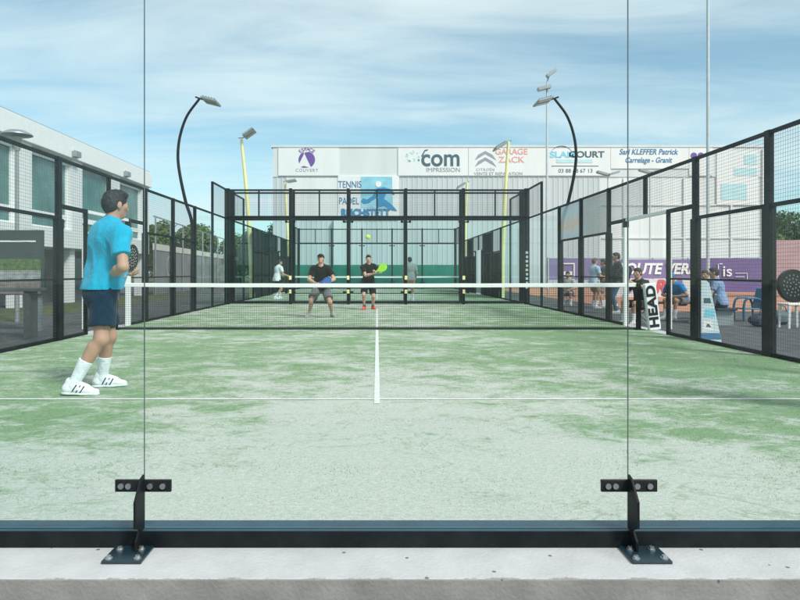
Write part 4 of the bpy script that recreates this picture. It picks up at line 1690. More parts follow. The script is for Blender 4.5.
def sdf_mesh(prims, vox, cuts=(), subs=(), wrinkle=None):
    """prims: [(prim, blend)], cuts: [(point, normal)] keep the side normal points away from, subs: prims to carve"""
    lo = np.min([p.lo for p, _ in prims], 0) - 3 * vox
    hi = np.max([p.hi for p, _ in prims], 0) + 3 * vox
    n = np.ceil((hi - lo) / vox).astype(int) + 1
    F = np.full(tuple(n), 0.12, dtype=np.float32)

    def sub(p, marg):
        a = np.maximum(np.floor((p.lo - marg - lo) / vox).astype(int), 0)
        b = np.minimum(np.ceil((p.hi + marg - lo) / vox).astype(int) + 1, n)
        g = np.stack(np.meshgrid(*[lo[i] + vox * np.arange(a[i], b[i]) for i in range(3)], indexing='ij'), -1)
        return tuple(slice(a[i], b[i]) for i in range(3)), g

    for p, k in prims:
        sl, g = sub(p, 0.06)
        d = p(g).astype(np.float32)
        c = F[sl]
        if k > 0:
            h = np.maximum(k - np.abs(c - d), 0) / k
            F[sl] = np.minimum(c, d) - h * h * k * 0.25
        else:
            F[sl] = np.minimum(c, d)
    if wrinkle is not None:
        g = np.stack(np.meshgrid(*[lo[i] + vox * np.arange(n[i]) for i in range(3)], indexing='ij'), -1)
        F += wrinkle(g).astype(np.float32)
    for p in subs:
        sl, g = sub(p, 0.03)
        F[sl] = np.maximum(F[sl], -p(g))
    for pt, nm in cuts:
        g = np.stack(np.meshgrid(*[lo[i] + vox * np.arange(n[i]) for i in range(3)], indexing='ij'), -1)
        F = np.maximum(F, ((g - pt) @ nm).astype(np.float32))
    grid = openvdb.FloatGrid(0.12)
    grid.copyFromArray(F)
    v, q = grid.convertToQuads(0.0)
    v = v * vox + lo
    return v, q[:, ::-1]


def sdf_obj(name, vq, material, parent, mats=None, strands=None):
    v, q = vq
    if strands:
        # short locks standing a little off the scalp, combed back and down
        hc, hu, hf, ln, cnt = strands
        rs = np.random.RandomState(len(v) % 1000)
        c = v.mean(0)
        idx = rs.randint(0, len(v), cnt)
        nv, nq = [], []
        for i in idx:
            p = v[i]
            n = nrm(p - hc)
            comb = nrm(-hf * 0.8 - hu * 0.35 + rs.normal(size=3) * 0.35)
            dd = nrm(comb - n * np.dot(comb, n) * 0.9 + n * 0.22)
            sd = nrm(np.cross(dd, n)) * 0.0016
            l = ln * (0.6 + 0.7 * rs.rand())
            b = len(v) + len(nv)
            p0 = p - n * 0.002
            nv += [p0 - sd, p0 + sd, p0 + dd * l * 0.6 + sd * 0.7 + n * 0.002, p0 + dd * l * 0.6 - sd * 0.7 + n * 0.002]
            nq.append((b, b + 1, b + 2, b + 3))
        v = np.vstack([v, np.array(nv)])
        q = np.vstack([q, np.array(nq)])
    me = bpy.data.meshes.new(name)
    me.from_pydata(v.tolist(), [], q.tolist())
    me.materials.append(material)
    me.polygons.foreach_set('use_smooth', [True] * len(me.polygons))
    me.update()
    # outward normals
    if len(q):
        pts = np.array(v)[np.array(q)]
        nn_ = np.cross(pts[:, 1] - pts[:, 0], pts[:, 2] - pts[:, 0])
        if (nn_ * (pts.mean(1) - pts.reshape(-1, 3).mean(0))).sum() < 0:
            me.flip_normals()
    o = bpy.data.objects.new(name, me)
    COL.objects.link(o)
    o.parent = parent
    return o


def ik(a, c, l1, l2, pole):
    d = c - a
    L = min(np.linalg.norm(d), (l1 + l2) * 0.999)
    d = nrm(d)
    x = (l1 * l1 - l2 * l2 + L * L) / (2 * L)
    h = math.sqrt(max(l1 * l1 - x * x, 0))
    p = nrm(pole - d * np.dot(pole, d))
    return a + d * x + p * h, a + d * L


def hand_prims(w, d, n, t, s, curl, spread=1.0):
    """w wrist, d towards the fingers, n out of the palm, t towards the thumb side"""
    pr = [(Cone(w, w + d * 0.035 * s, 0.026 * s, 0.03 * s, n, 1.5), 0.02 * s), (RBox(w + d * 0.058 * s, V(0.046, 0.041, 0.0145) * s, 0.013 * s, [d, t, n]), 0.02 * s),
          (Ell(w + d * 0.04 * s + t * 0.024 * s + n * 0.011 * s, V(0.032, 0.018, 0.016) * s, [d, t, n]), 0.012 * s)]
    for off, ln, c_ in ((0.030, 0.076, 0.95), (0.0105, 0.086, 1.0), (-0.0095, 0.079, 1.05), (-0.029, 0.062, 1.1)):
        p = w + d * 0.098 * s + t * off * s
        ang = 0.0
        for k, (fr, r0, r1) in enumerate(((0.45, 0.0098, 0.009), (0.32, 0.009, 0.0082), (0.23, 0.0082, 0.007))):
            ang += curl * c_ * (0.8 if k == 0 else 1.0)
            dd = d * math.cos(ang) + n * math.sin(ang) + t * off * 1.2 * (1 if k == 0 else 0) * spread
            q = p + nrm(dd) * ln * fr * s
            pr.append((Cone(p, q, r0 * s, r1 * s), 0.006 * s))
            p = q
    p = w + d * 0.03 * s + t * 0.036 * s + n * 0.008 * s
    c = min(curl, 1.0)
    for ln, r0, r1, dd in ((0.042, 0.0135, 0.011, d * 0.6 + t * (0.75 - 0.3 * c) + n * (0.3 + 0.5 * c)), (0.034, 0.011, 0.0085, d * 0.8 + t * (0.35 - 0.55 * c) + n * (0.2 + 0.6 * c))):
        q = p + nrm(dd) * ln * s
        pr.append((Cone(p, q, r0 * s, r1 * s), 0.008 * s))
        p = q
    return pr


def cloth_noise(amp, seed, zs=1.0, fold=None):
    rnd = np.random.RandomState(seed)
    W = [(rnd.normal(size=3) * V(24, 24, 13 * zs) * (0.6 + rnd.rand()), rnd.rand() * 6.28) for _ in range(6)]

    def f(g):
        o = 0
        warp = np.sin(g @ V(5.1, 3.7, 4.2) + seed) * 0.5
        for k, ph in W:
            o = o + np.sin(g @ k + ph + warp * 2)
        return np.abs(o) * amp * 0.35 - amp * 0.4
    return f


SKIN = {}


def skin_mat(tone):
    if tone not in SKIN:
        m = mat('skin', tone, 0.55, 0, 0.07, 14, 0.12, 140, spec=0.35)
        m.node_tree.nodes['Principled BSDF'].inputs['Subsurface Weight'].default_value = 0.08
        m.node_tree.nodes['Principled BSDF'].inputs['Subsurface Radius'].default_value = (0.012, 0.005, 0.003)
        SKIN[tone] = m
    return SKIN[tone]


_cm = {}


def cloth(col, rough=0.88):
    k = (col, rough)
    if k not in _cm:
        _cm[k] = mat('cloth', col, rough, 0, 0.08, 7, 0.12, 260, spec=0.2, sheen=0.15, folds=0.4)
    return _cm[k]


def person(label, loc, height, yaw, P, O, vox=0.010, group=None, scalew=1.0):
    """P pose (metres for a 1.8 m body, local: x right, y forward, z up), O outfit"""
    s = height / 1.8
    t = thing('person', label, 'person', loc, group)
    t.rotation_euler = (0, 0, yaw)
    hz_ = P.get('hip', 0.95)
    pel = V(0, 0, hz_) + V(*P.get('shift', (0, 0, 0)))
    lean, side, ty = P.get('lean', 0.05), P.get('side', 0.0), P.get('twist', 0.0)
    up = nrm(V(math.sin(side), math.sin(lean), math.cos(lean)))
    pf = V(0, 1, 0)
    pr_ = V(1, 0, 0)
    cf_ = V(-math.sin(ty), math.cos(ty), 0)
    cf_ = nrm(cf_ - up * np.dot(cf_, up))
    cr = np.cross(cf_, up)
    upm = nrm(up + V(0, 0, 1))
    belly = pel + upm * 0.16
    chest = belly + up * 0.20
    neck = belly + up * 0.365
    w = scalew
    sh = {1: neck - up * 0.055 + cr * 0.185 * w, -1: neck - up * 0.055 - cr * 0.185 * w}
    hy, hp = P.get('head_yaw', 0.0), P.get('head_pitch', 0.0)
    hf = V(-math.sin(hy), math.cos(hy), 0)
    hu = nrm(V(0, 0, 1) + 0.35 * up)
    hf = nrm(hf - hu * np.dot(hf, hu))
    hr = np.cross(hf, hu)
    hf, hu = rot_axis(hf, hr, hp), rot_axis(hu, hr, hp)
    head = neck + nrm(up + V(0, 0, 1.2)) * 0.125 + hu * 0.075 + hf * 0.025
    HA = [hr, hf, hu]
    hip = {1: pel + V(0.09, 0, -0.03), -1: pel + V(-0.09, 0, -0.03)}
    legs, arms = {}, {}
    for sd, key in ((1, 'R'), (-1, 'L')):
        f = P['foot' + key]
        ank = V(f[0], f[1], f[2] if len(f) > 2 else 0.085)
        fy = f[3] if len(f) > 3 else -0.25 * sd
        fp_ = f[4] if len(f) > 4 else 0.0
        pole = V(*P.get('kneepole' + key, (0.15 * sd, 1, 0)))
        kn, an = ik(hip[sd], ank, 0.44, 0.43, pole)
        if 'knee' + key in P:
            kn = V(*P['knee' + key])
            an = ank
        fd = V(-math.sin(fy), math.cos(fy), 0)
        legs[sd] = (kn, an, fd, fp_)
        h = P['hand' + key]
        ho = V(*h)
        pole = V(*P.get('elbow' + key, (0.5 * sd, -0.6, -0.6)))
        el, wr = ik(sh[sd], ho, 0.30, 0.265, pole)
        fd2 = nrm(wr - el)
        d = nrm(V(*P['hdir' + key])) if 'hdir' + key in P else fd2
        n = V(*P['palm' + key]) if 'palm' + key in P else -cr * sd + V(0, -0.2, 0)
        n = nrm(n - d * np.dot(n, d))
        tt = np.cross(n, d) * (1 if sd > 0 else -1)
        tt = nrm(tt)
        arms[sd] = (el, wr, d, n, tt)

    A = [cr, cf_, up]
    PA = [pr_, pf, V(0, 0, 1)]
    bf = O.get('belly', 1.0)
    # ---- torso
    torso = [(Ell(pel + V(0, -0.005, 0.0), V(0.165 * w, 0.118, 0.13), PA), 0.05), (Ell(pel + V(0.075, -0.055, -0.035), V(0.095, 0.09, 0.105), PA), 0.05), (Ell(pel + V(-0.075, -0.055, -0.035), V(0.095, 0.09, 0.105), PA), 0.05),
             (Ell(belly + cf_ * 0.015 * bf, V(0.150 * w * (0.6 + 0.4 * bf), 0.115 * bf, 0.17), A), 0.07), (Ell(chest + cf_ * 0.01, V(0.168 * w, 0.122, 0.19), A), 0.07),
             (Ell(chest - cf_ * 0.05 + up * 0.05, V(0.145 * w, 0.085, 0.15), A), 0.06),
             (Cone(sh[1] - cr * 0.03, sh[-1] + cr * 0.03, 0.066, 0.066), 0.06), (Cone(neck - up * 0.03 + cr * 0.11, neck + up * 0.045, 0.045, 0.046), 0.05), (Cone(neck - up * 0.03 - cr * 0.11, neck + up * 0.045, 0.045, 0.046), 0.05)]
    neckp = [(Cone(neck - up * 0.04, head - hu * 0.06 - hf * 0.02, 0.060, 0.054), 0.03)]
    hd = [(Ell(head + hu * 0.022 - hf * 0.014, V(0.077, 0.098, 0.094), HA), 0.02), (Ell(head - hu * 0.045 + hf * 0.028, V(0.057, 0.068, 0.070), HA), 0.04), (Ell(head - hu * 0.097 + hf * 0.066, V(0.024, 0.02, 0.018), HA), 0.035),
          (Ell(head + hu * 0.02 + hf * 0.068, V(0.055, 0.02, 0.012), HA), 0.02),
          (Cone(head + hu * 0.008 + hf * 0.088, head - hu * 0.034 + hf * 0.108, 0.009, 0.0155), 0.018), (Ell(head - hu * 0.036 + hf * 0.093, V(0.019, 0.012, 0.009), HA), 0.01),
          (Ell(head - hu * 0.063 + hf * 0.089, V(0.025, 0.010, 0.0065), HA), 0.008), (Ell(head - hu * 0.075 + hf * 0.087, V(0.022, 0.010, 0.007), HA), 0.008)]
    for sd in (1, -1):
        hd.append((Ell(head + hr * sd * 0.045 - hu * 0.02 + hf * 0.055, V(0.026, 0.026, 0.022), HA), 0.025))
        ea = rot_axis(hf, hu, -0.45 * sd)
        hd.append((Ell(head + hr * sd * 0.078 - hu * 0.012 - hf * 0.014, V(0.010, 0.020, 0.033), [np.cross(ea, hu), ea, hu]), 0.006))
    subs = [Ell(head + hr * sd * 0.032 + hf * 0.093 + hu * 0.001, V(0.017, 0.011, 0.009), HA) for sd in (1, -1)]
    up_arm, fore = {}, {}
    limbs = []
    for sd in (1, -1):
        el, wr, d, n, tt = arms[sd]
        up_arm[sd] = [(Ell(sh[sd] - up * 0.012, V(0.066, 0.066, 0.072)), 0.05), (Cone(sh[sd], el, 0.054, 0.041), 0.035)]
        ax = nrm(wr - el)
        fore[sd] = [(Cone(el, el + ax * 0.09, 0.041, 0.0435), 0.02), (Cone(el + ax * 0.09, wr, 0.0435, 0.027), 0.02)]
        limbs += up_arm[sd] + fore[sd] + hand_prims(wr, d, n, tt, 1.0, O.get('curl' + ('R' if sd > 0 else 'L'), 0.4))
    thighs, shank = {}, {}
    for sd in (1, -1):
        kn, an, fd, fp_ = legs[sd]
        sx_ = nrm(an - kn)
        bk = nrm(-(fd - sx_ * np.dot(fd, sx_)))
        thighs[sd] = [(Cone(hip[sd], hip[sd] + (kn - hip[sd]) * 0.45, 0.092, 0.078), 0.05), (Cone(hip[sd] + (kn - hip[sd]) * 0.45, kn, 0.078, 0.055), 0.03), (Ell(kn - bk * 0.012, V(0.05, 0.052, 0.058)), 0.03)]
        shank[sd] = [(Cone(kn, an, 0.049, 0.033), 0.03), (Cone(kn + sx_ * 0.09 + bk * 0.022, kn + sx_ * 0.24 + bk * 0.012, 0.046, 0.034), 0.04), (Ell(an, V(0.036, 0.04, 0.04)), 0.02)]
        fu = V(0, 0, 1) * math.cos(fp_) + 0 * fd
        fdir = nrm(fd * math.cos(fp_) + V(0, 0, -math.sin(fp_)))
        foot = [(Cone(an - fdir * 0.03 - V(0, 0, 0.035), an + fdir * 0.11 - V(0, 0, 0.054), 0.034, 0.022), 0.03)]
        limbs += thighs[sd] + shank[sd] + foot
    S = lambda prs, g=0.0: [(scale_prim(p, s, g), k * s) for p, k in prs]

    def scale_prim(p, s, g):
        if isinstance(p, Cone):
            return Cone(p.a * s, p.b * s, p.ra * s + g, p.rb * s + g, p.flat, p.ff, p.cut)
        if isinstance(p, Ell):
            return Ell(p.c * s, p.r * s + g, p.A)
        return RBox(p.c * s, p.h * s + g, p.rr * s, p.A)

    tone = O.get('skin', (0.50, 0.29, 0.20))
    body = sdf_obj('body', sdf_mesh(S(torso, -0.006) + S(neckp) + S(hd) + S(limbs), vox, subs=[scale_prim(q, s, 0) for q in subs]), skin_mat(tone), t)
    me = body.data
    eye = mat('eye', (0.05, 0.04, 0.035), 0.2, 0, 0.1, 5) if 'eye' not in SKIN else SKIN['eye']
    lip = mat('lips', (0.36, 0.15, 0.12), 0.5, 0, 0.1, 5) if 'lip' not in SKIN else SKIN['lip']
    SKIN['eye'], SKIN['lip'] = eye, lip
    me.materials.append(eye)
    me.materials.append(lip)
    ec = [(head + hr * sd * 0.032 + hf * 0.086 + hu * 0.001) * s for sd in (1, -1)]
    lc = (head - hu * 0.069 + hf * 0.095) * s
    cen = np.zeros(len(me.polygons) * 3)
    me.polygons.foreach_get('center', cen)
    cen = cen.reshape(-1, 3)
    mi = np.zeros(len(me.polygons), dtype=np.int32)
    for e in ec:
        q = (cen - e) @ np.array(HA).T
        mi[((q / V(0.015, 0.014, 0.008)) ** 2).sum(1) < s * s] = 1
    q = (cen - lc) @ np.array(HA).T
    mi[((q / V(0.024, 0.014, 0.008)) ** 2).sum(1) < s * s] = 2
    me.polygons.foreach_set('material_index', mi)

    # ---- hair
    if O.get('hair') is not None:
        hl = O.get('hairlen', 0.0)
        hair = [(Ell(head + hu * 0.025 - hf * 0.016, V(0.081, 0.103, 0.0975), HA), 0.0), (Ell(head + hu * 0.085 + hf * 0.03, V(0.06, 0.07, 0.03), HA), 0.03), (Ell(head - hu * (0.01 + hl) - hf * 0.05, V(0.074, 0.064, 0.080 + hl), HA), 0.02)]
        sb = [Ell(head - hu * 0.03 + hf * 0.11, V(0.085, 0.085, 0.085), HA), Ell(head - hu * 0.115 + hf * 0.0, V(0.1, 0.06, 0.07), HA)]
        for sd in (1, -1):
            sb.append(Ell(head + hr * sd * 0.09 - hu * 0.012 - hf * 0.012, V(0.03, 0.026, 0.034), HA))
        rnd = np.random.RandomState(int(abs(loc[0] * 100)) % 1000)
        ks = [rnd.normal(size=3) * 130 for _ in range(5)]
        sdf_obj('hair', sdf_mesh(S(hair), min(vox, 0.008), cuts=[((neck + up * 0.07 - hu * (0.02 + 2.2 * hl)) * s, -hu)], subs=[scale_prim(q, s, 0) for q in sb],
                                 wrinkle=lambda g: sum(np.sin(g @ k) for k in ks) * 0.0013), mat('hair', O['hair'], 0.6, 0, 0.35, 60, 0.4, 220, col2=tuple(x * 2.2 + 0.01 for x in O['hair'])), t, strands=(head * s, hu, hf, 0.020 if vox < 0.008 else 0.024, 2600 if vox < 0.008 else 700))
    if O.get('cap') is not None:
        cap = [(Ell(head + hu * 0.03 - hf * 0.012, V(0.089, 0.109, 0.1), HA), 0.0), (Ell(head + hu * 0.04 + hf * 0.125, V(0.07, 0.075, 0.011), HA), 0.01)]
        sdf_obj('cap', sdf_mesh(S(cap), min(vox, 0.008), cuts=[((head + hu * 0.028) * s, -hu)]), cloth(O['cap']), t)

    # ---- shirt
    tk = O.get('loose', 0.014)
    hem = O.get('hem', -0.10)
    shirt = S(torso, tk)
    lower = [(Cone(pel + upm * 0.08, pel + V(0, -0.012, hem - 0.05), O.get('hemw', 0.186) * 0.9 * w, O.get('hemw', 0.186) * w, PA[1], 1.25), 0.05)]
    shirt += S(lower, tk)
    sl = O.get('sleeve', 0.62)
    for sd in (1, -1):
        el, wr = arms[sd][:2]
        shirt += S(up_arm[sd][:1], tk)
        if sl <= 1:
            e = sh[sd] + (el - sh[sd]) * sl
            shirt += [(scale_prim(Cone(sh[sd], e, 0.062, 0.057, cut=True), s, tk * 1.05), 0.03 * s)]
        else:
            shirt += [(scale_prim(Cone(sh[sd], el, 0.06, 0.048), s, tk), 0.03 * s), (scale_prim(Cone(el, el + (wr - el) * 0.93, 0.048, 0.036, cut=True), s, tk), 0.02 * s)]
    ncut = neck + up * 0.036 + cf_ * 0.01
    nn2 = nrm(up + cf_ * 0.35)
    shc = [((pel + V(0, 0, hem)) * s, V(0, 0, -1.0))]
    # neckline: carve a cone of space round the neck
    nsub = [scale_prim(Cone(neck + up * 0.035 + cf_ * 0.012, neck + up * 0.20 + cf_ * 0.03, 0.066, 0.12), s, 0)]
    so = sdf_obj('shirt', sdf_mesh(shirt, vox, cuts=shc, subs=nsub, wrinkle=cloth_noise(O.get('fold', 0.006), int(abs(loc[0] * 37)) % 97)), cloth(O['shirt']), t)
    if 'logo' in O:
        ax = nrm(arms[1][0] - sh[1])
        oc = nrm(cr - ax * np.dot(cr, ax) + cf_ * 0.1)
        c = sh[1] + (arms[1][0] - sh[1]) * 0.42 + oc * 0.066
        sdf_obj('logo', sdf_mesh(S([(Ell(c, V(0.012, 0.034, 0.030), [oc, np.cross(ax, oc), ax]), 0.0)]), 0.004, subs=[scale_prim(Ell(c + ax * 0.006, V(0.03, 0.016, 0.012), [oc, np.cross(ax, oc), ax]), s, 0)]), cloth((0.55, 0.75, 0.82)), so)
    # ---- shorts / trousers
    lg = O.get('leg', 0.72)
    sp = S([(Ell(pel + V(0, -0.005, -0.02), V(0.168 * w, 0.128, 0.14), PA), 0.0), (Ell(pel + V(0.075, -0.055, -0.04), V(0.1, 0.095, 0.11), PA), 0.05), (Ell(pel + V(-0.075, -0.055, -0.04), V(0.1, 0.095, 0.11), PA), 0.05)], 0.008)
    for sd in (1, -1):
        kn, an = legs[sd][:2]
        if lg <= 1:
            e = hip[sd] + (kn - hip[sd]) * lg
            sp += [(scale_prim(Cone(hip[sd], e, 0.102, O.get('flare', 0.098), cut=True), s, 0.006), 0.045 * s)]
        else:
            sp += [(scale_prim(Cone(hip[sd], kn, 0.1, 0.066), s, 0.006), 0.04 * s), (scale_prim(Cone(kn, kn + (an - kn) * 0.97, 0.066, 0.056, cut=True), s, 0.004), 0.03 * s)]
    sdf_obj('shorts' if lg <= 1 else 'trousers', sdf_mesh(sp, vox, cuts=[((pel + V(0, 0, 0.07)) * s, V(0, 0, 1.0))], wrinkle=cloth_noise(0.006, 5 + int(abs(loc[1] * 31)) % 89)), cloth(O['shorts']), t)
    # ---- socks and shoes
    for sd in (1, -1):
        kn, an, fd, fp_ = legs[sd]
        if O.get('sock') is not None:
            a = kn + (an - kn) * O.get('sockh', 0.55)
            sx_ = nrm(an - kn)
            bk = nrm(-(fd - sx_ * np.dot(fd, sx_)))
            sk = [(Cone(an + bk * 0.002, a + bk * 0.012, 0.037, 0.056 if O.get('sockh', 0.55) < 0.7 else 0.046, cut=True), 0.0), (Ell(an - V(0, 0, 0.02), V(0.042, 0.05, 0.045)), 0.03)]
            sdf_obj('sock', sdf_mesh(S(sk, 0.004), min(vox, 0.008), wrinkle=lambda g: np.sin(g[..., 2] * 260) * 0.0006), cloth(O['sock']), t)
        fdir = nrm(fd * math.cos(fp_) + V(0, 0, -math.sin(fp_)))
        fup = nrm(fd * math.sin(fp_) + V(0, 0, math.cos(fp_)))
        fr = np.cross(fdir, fup)
        FA = [fr, fdir, fup]
        b0 = an - fup * 0.085
        shoe = [(Cone(b0 - fdir * 0.045 + fup * 0.045, b0 + fdir * 0.05 + fup * 0.045, 0.044, 0.047), 0.0), (Cone(b0 + fdir * 0.05 + fup * 0.046, b0 + fdir * 0.165 + fup * 0.026, 0.048, 0.034, fup, 1.3), 0.02),
                (Cone(b0 - fdir * 0.035 + fup * 0.05, b0 - fdir * 0.028 + fup * 0.098, 0.04, 0.04), 0.02), (Cone(b0 + fdir * 0.0 + fup * 0.085, b0 + fdir * 0.10 + fup * 0.055, 0.03, 0.03), 0.03)]
        osub = [Cone(b0 - fdir * 0.012 + fup * 0.1, b0 + fdir * 0.02 + fup * 0.16, 0.036, 0.05)]
        sv = sdf_mesh(S(shoe), min(vox, 0.008), cuts=[(b0 * s + fup * 0.012, -fup)], subs=[scale_prim(q, s, 0) for q in osub])
        sh_ = sdf_obj('shoe', sv, cloth(O['shoe'], 0.6), t)
        sole = [(Cone(b0 - fdir * 0.05 + fup * 0.012, b0 + fdir * 0.06 + fup * 0.012, 0.043, 0.046), 0.0), (Cone(b0 + fdir * 0.06 + fup * 0.012, b0 + fdir * 0.165 + fup * 0.016, 0.048, 0.038), 0.02)]
        sdf_obj('sole', sdf_mesh(S(sole), min(vox, 0.008), cuts=[(b0 * s + fup * 0.02, fup), (b0 * s + fup * 0.0005, -fup)]), cloth(O.get('sole', O['shoe']), 0.5), sh_)
        if 'stripe' in O:
            for sg in (1, -1):
                for i in range(3):
                    c = b0 + fdir * (0.01 + 0.03 * i) + fup * (0.058 - 0.004 * i)
                    q = [(Cone(c - fup * 0.026 - fdir * 0.008 + fr * sg * 0.0485, c + fup * 0.022 + fdir * 0.018 + fr * sg * 0.0425, 0.0055, 0.0055), 0.0)]
                    sdf_obj('stripe', sdf_mesh(S(q), 0.003), cloth(O['stripe'], 0.6), sh_)
    J = dict(arms=arms, s=s, head=head, pel=pel, sh=sh, obj=t, cr=cr, up=up, el={k: arms[k][0] for k in arms}, HA=HA)
    return J


def to_world(t, p):
    c, q = math.cos(t.rotation_euler.z), math.sin(t.rotation_euler.z)
    return V(t.location.x + c * p[0] - q * p[1], t.location.y + q * p[0] + c * p[1], t.location.z + p[2])


def racket(grip, axis, normal, face, rim, label, hole_mat=None):
    """padel racket; grip = middle of the handle"""
    t = thing('padel_racket', label, 'racket', grip)
    y = nrm(np.array(axis))
    z = np.array(normal) - y * np.dot(normal, y)
    z = nrm(z)
    x = np.cross(y, z)
    t.rotation_mode = 'QUATERNION'
    t.rotation_quaternion = Matrix(((x[0], y[0], z[0]), (x[1], y[1], z[1]), (x[2], y[2], z[2]))).to_quaternion()

    def outline(cu, pts, close=True):
        sp = cu.splines.new('POLY')
        sp.points.add(len(pts) - 1)
        for i, (a, b) in enumerate(pts):
            sp.points[i].co = (a, b, 0, 1)
        sp.use_cyclic_u = True

    def curve(name, loops, ext, bev, m, z0=0):
        cu = bpy.data.curves.new(name, 'CURVE')
        cu.dimensions = '2D'
        cu.fill_mode = 'BOTH'
        cu.extrude = ext
        cu.bevel_depth = bev
        cu.bevel_resolution = 2
        for l in loops:
            outline(cu, l)
        cu.materials.append(m)
        o = bpy.data.objects.new(name, cu)
        COL.objects.link(o)
        o.parent = t
        o.location = (0, 0, z0)
        return o
    # outline: round head running down into the throat
    hc = 0.265
    loop = []
    for i in range(40):
        a = R(-62 + (360 - 56) * i / 39)
        loop.append((0.128 * math.cos(a), hc + 0.132 * math.sin(a)))
    loop += [(-0.032, 0.085), (-0.018, 0.055), (0.018, 0.055), (0.032, 0.085)]
    tri = [(-0.028, 0.128), (0.028, 0.128), (0.010, 0.085), (-0.010, 0.085)]
    holes = []
    for r, n, o in ((0.028, 6, 0), (0.056, 11, 0.2), (0.083, 15, 0.1)):
        for i in range(n):
            a = o + 2 * math.pi * i / n
            cx, cy = r * math.cos(a), hc + 0.01 + r * math.sin(a)
            holes.append([(cx + 0.0072 * math.cos(q * 6.283 / 8), cy + 0.0072 * math.sin(q * 6.283 / 8)) for q in range(8)])
    curve('face', [loop, tri] + holes, 0.0155, 0.0, face)
    # rim guard round the outside of the head
    mb = MB()
    pts = [(0.1295 * math.cos(R(a)), hc + 0.1335 * math.sin(R(a)), 0) for a in range(-55, 236, 6)]
    vs, fs = [], []
    for i, (px, py, _) in enumerate(pts):
        n_ = V(px, (py - hc), 0)
        n_ = n_ / np.linalg.norm(n_)
        for rr, zz_ in ((0, -0.0185), (0.003, -0.012), (0.003, 0.012), (0, 0.0185)):
            vs.append((px + n_[0] * rr, py + n_[1] * rr, zz_))
    m_ = len(pts)
    for i in range(m_ - 1):
        for k in range(3):
            fs.append((i * 4 + k, i * 4 + k + 1, i * 4 + k + 5, i * 4 + k + 4))
    mb.add(vs, fs)
    ro = mb.build('rim', rim, t, world=False, smooth=True)
    sd = ro.modifiers.new('thick', 'SOLIDIFY')
    sd.thickness = 0.003
    mb = MB()
    mb.tube([(0, -0.068, 0), (0, -0.055, 0), (0, 0.055, 0)], [0.0175, 0.0165, 0.0165], 10)
    mb.tube([(0, -0.076, 0), (0, -0.0685, 0)], [0.017, 0.019], 10)
    mb.build('grip', M['black_plastic'], t, world=False, smooth=True)
    return t


def give_racket(J, sd, axis, normal, face, rim, label, along=0.075, out=0.030):
    el, wr, d, n, tt = J['arms'][sd]
    p = to_world(J['obj'], (wr + d * along + n * out) * J['s'])
    return racket(p, axis, normal, face, rim, label)


M['rk_black'] = mat('black racket', (0.012, 0.013, 0.014), 0.4, 0, 0.2, 9)
M['rk_olive'] = mat('olive rim', (0.24, 0.25, 0.12), 0.4, 0, 0.2, 9)
M['rk_blue'] = mat('blue racket', (0.03, 0.13, 0.42), 0.35, 0, 0.1, 9)
M['rk_lime'] = mat('lime racket', (0.35, 0.80, 0.03), 0.4, 0, 0.08, 9)
BLACK, NAVY, WHITE = (0.012, 0.014, 0.016), (0.005, 0.028, 0.055), (0.78, 0.80, 0.82)

# ---------------- the player in blue, near left
yaw = R(-62)
loc = (-2.60, 3.46, 0.006)
sN = 2.0 / 1.8


def loc2(px, py, d):
    """world point by photo pixel and distance, in the local frame of the near player (for a 1.8 m body)"""
    w_ = at(px, py, d)
    dx, dy = w_.x - loc[0], w_.y - loc[1]
    c, q = math.cos(-yaw), math.sin(-yaw)
    return tuple(V(c * dx - q * dy, q * dx + c * dy, w_.z - loc[2]) / sN)


P = dict(hip=0.862, lean=0.15, side=0.04, twist=R(14), head_yaw=R(26), head_pitch=R(-2), shift=(0.01, 0.02, 0),
         footR=loc2(74, 386.5, 5.93)[:2] + (0.092, R(-18), 0.06), footL=loc2(103, 378, 6.36)[:2] + (0.086, R(-14)),
         kneeR=loc2(101, 339, 5.98), kneeL=loc2(109, 336, 6.3),
         handR=loc2(109.5, 275.5, 6.05), handL=loc2(124, 272, 6.36), elbowR=(0.7, 0.1, -0.8), elbowL=(-0.5, -0.3, -0.8),
         hdirR=(0.0, 1.0, 0.15), palmR=(-1, 0.1, 0.1), palmL=(0.6, 0.5, 0.6))
J = person('man in bright blue shirt and navy shorts stepping right, racket held before him', loc, 2.0, yaw, P,
           dict(logo=1, hemw=0.150, shirt=(0.004, 0.36, 0.55), shorts=NAVY, sock=(0.74, 0.80, 0.84), shoe=WHITE, sole=(0.7, 0.74, 0.78), stripe=(0.02, 0.05, 0.13), hair=(0.018, 0.02, 0.022), skin=(0.47, 0.28, 0.20), sockh=0.5, curlR=1.05, curlL=0.8, leg=0.74, flare=0.104, belly=1.22, fold=0.016, hem=-0.005, loose=0.022, sleeve=0.66), vox=0.0062, scalew=1.2)
give_racket(J, 1, (0.12, 0.80, 0.58), (0.98, 0.10, 0.1), M['rk_black'], M['rk_olive'], 'black racket with olive rim, held edge on by the man in blue')

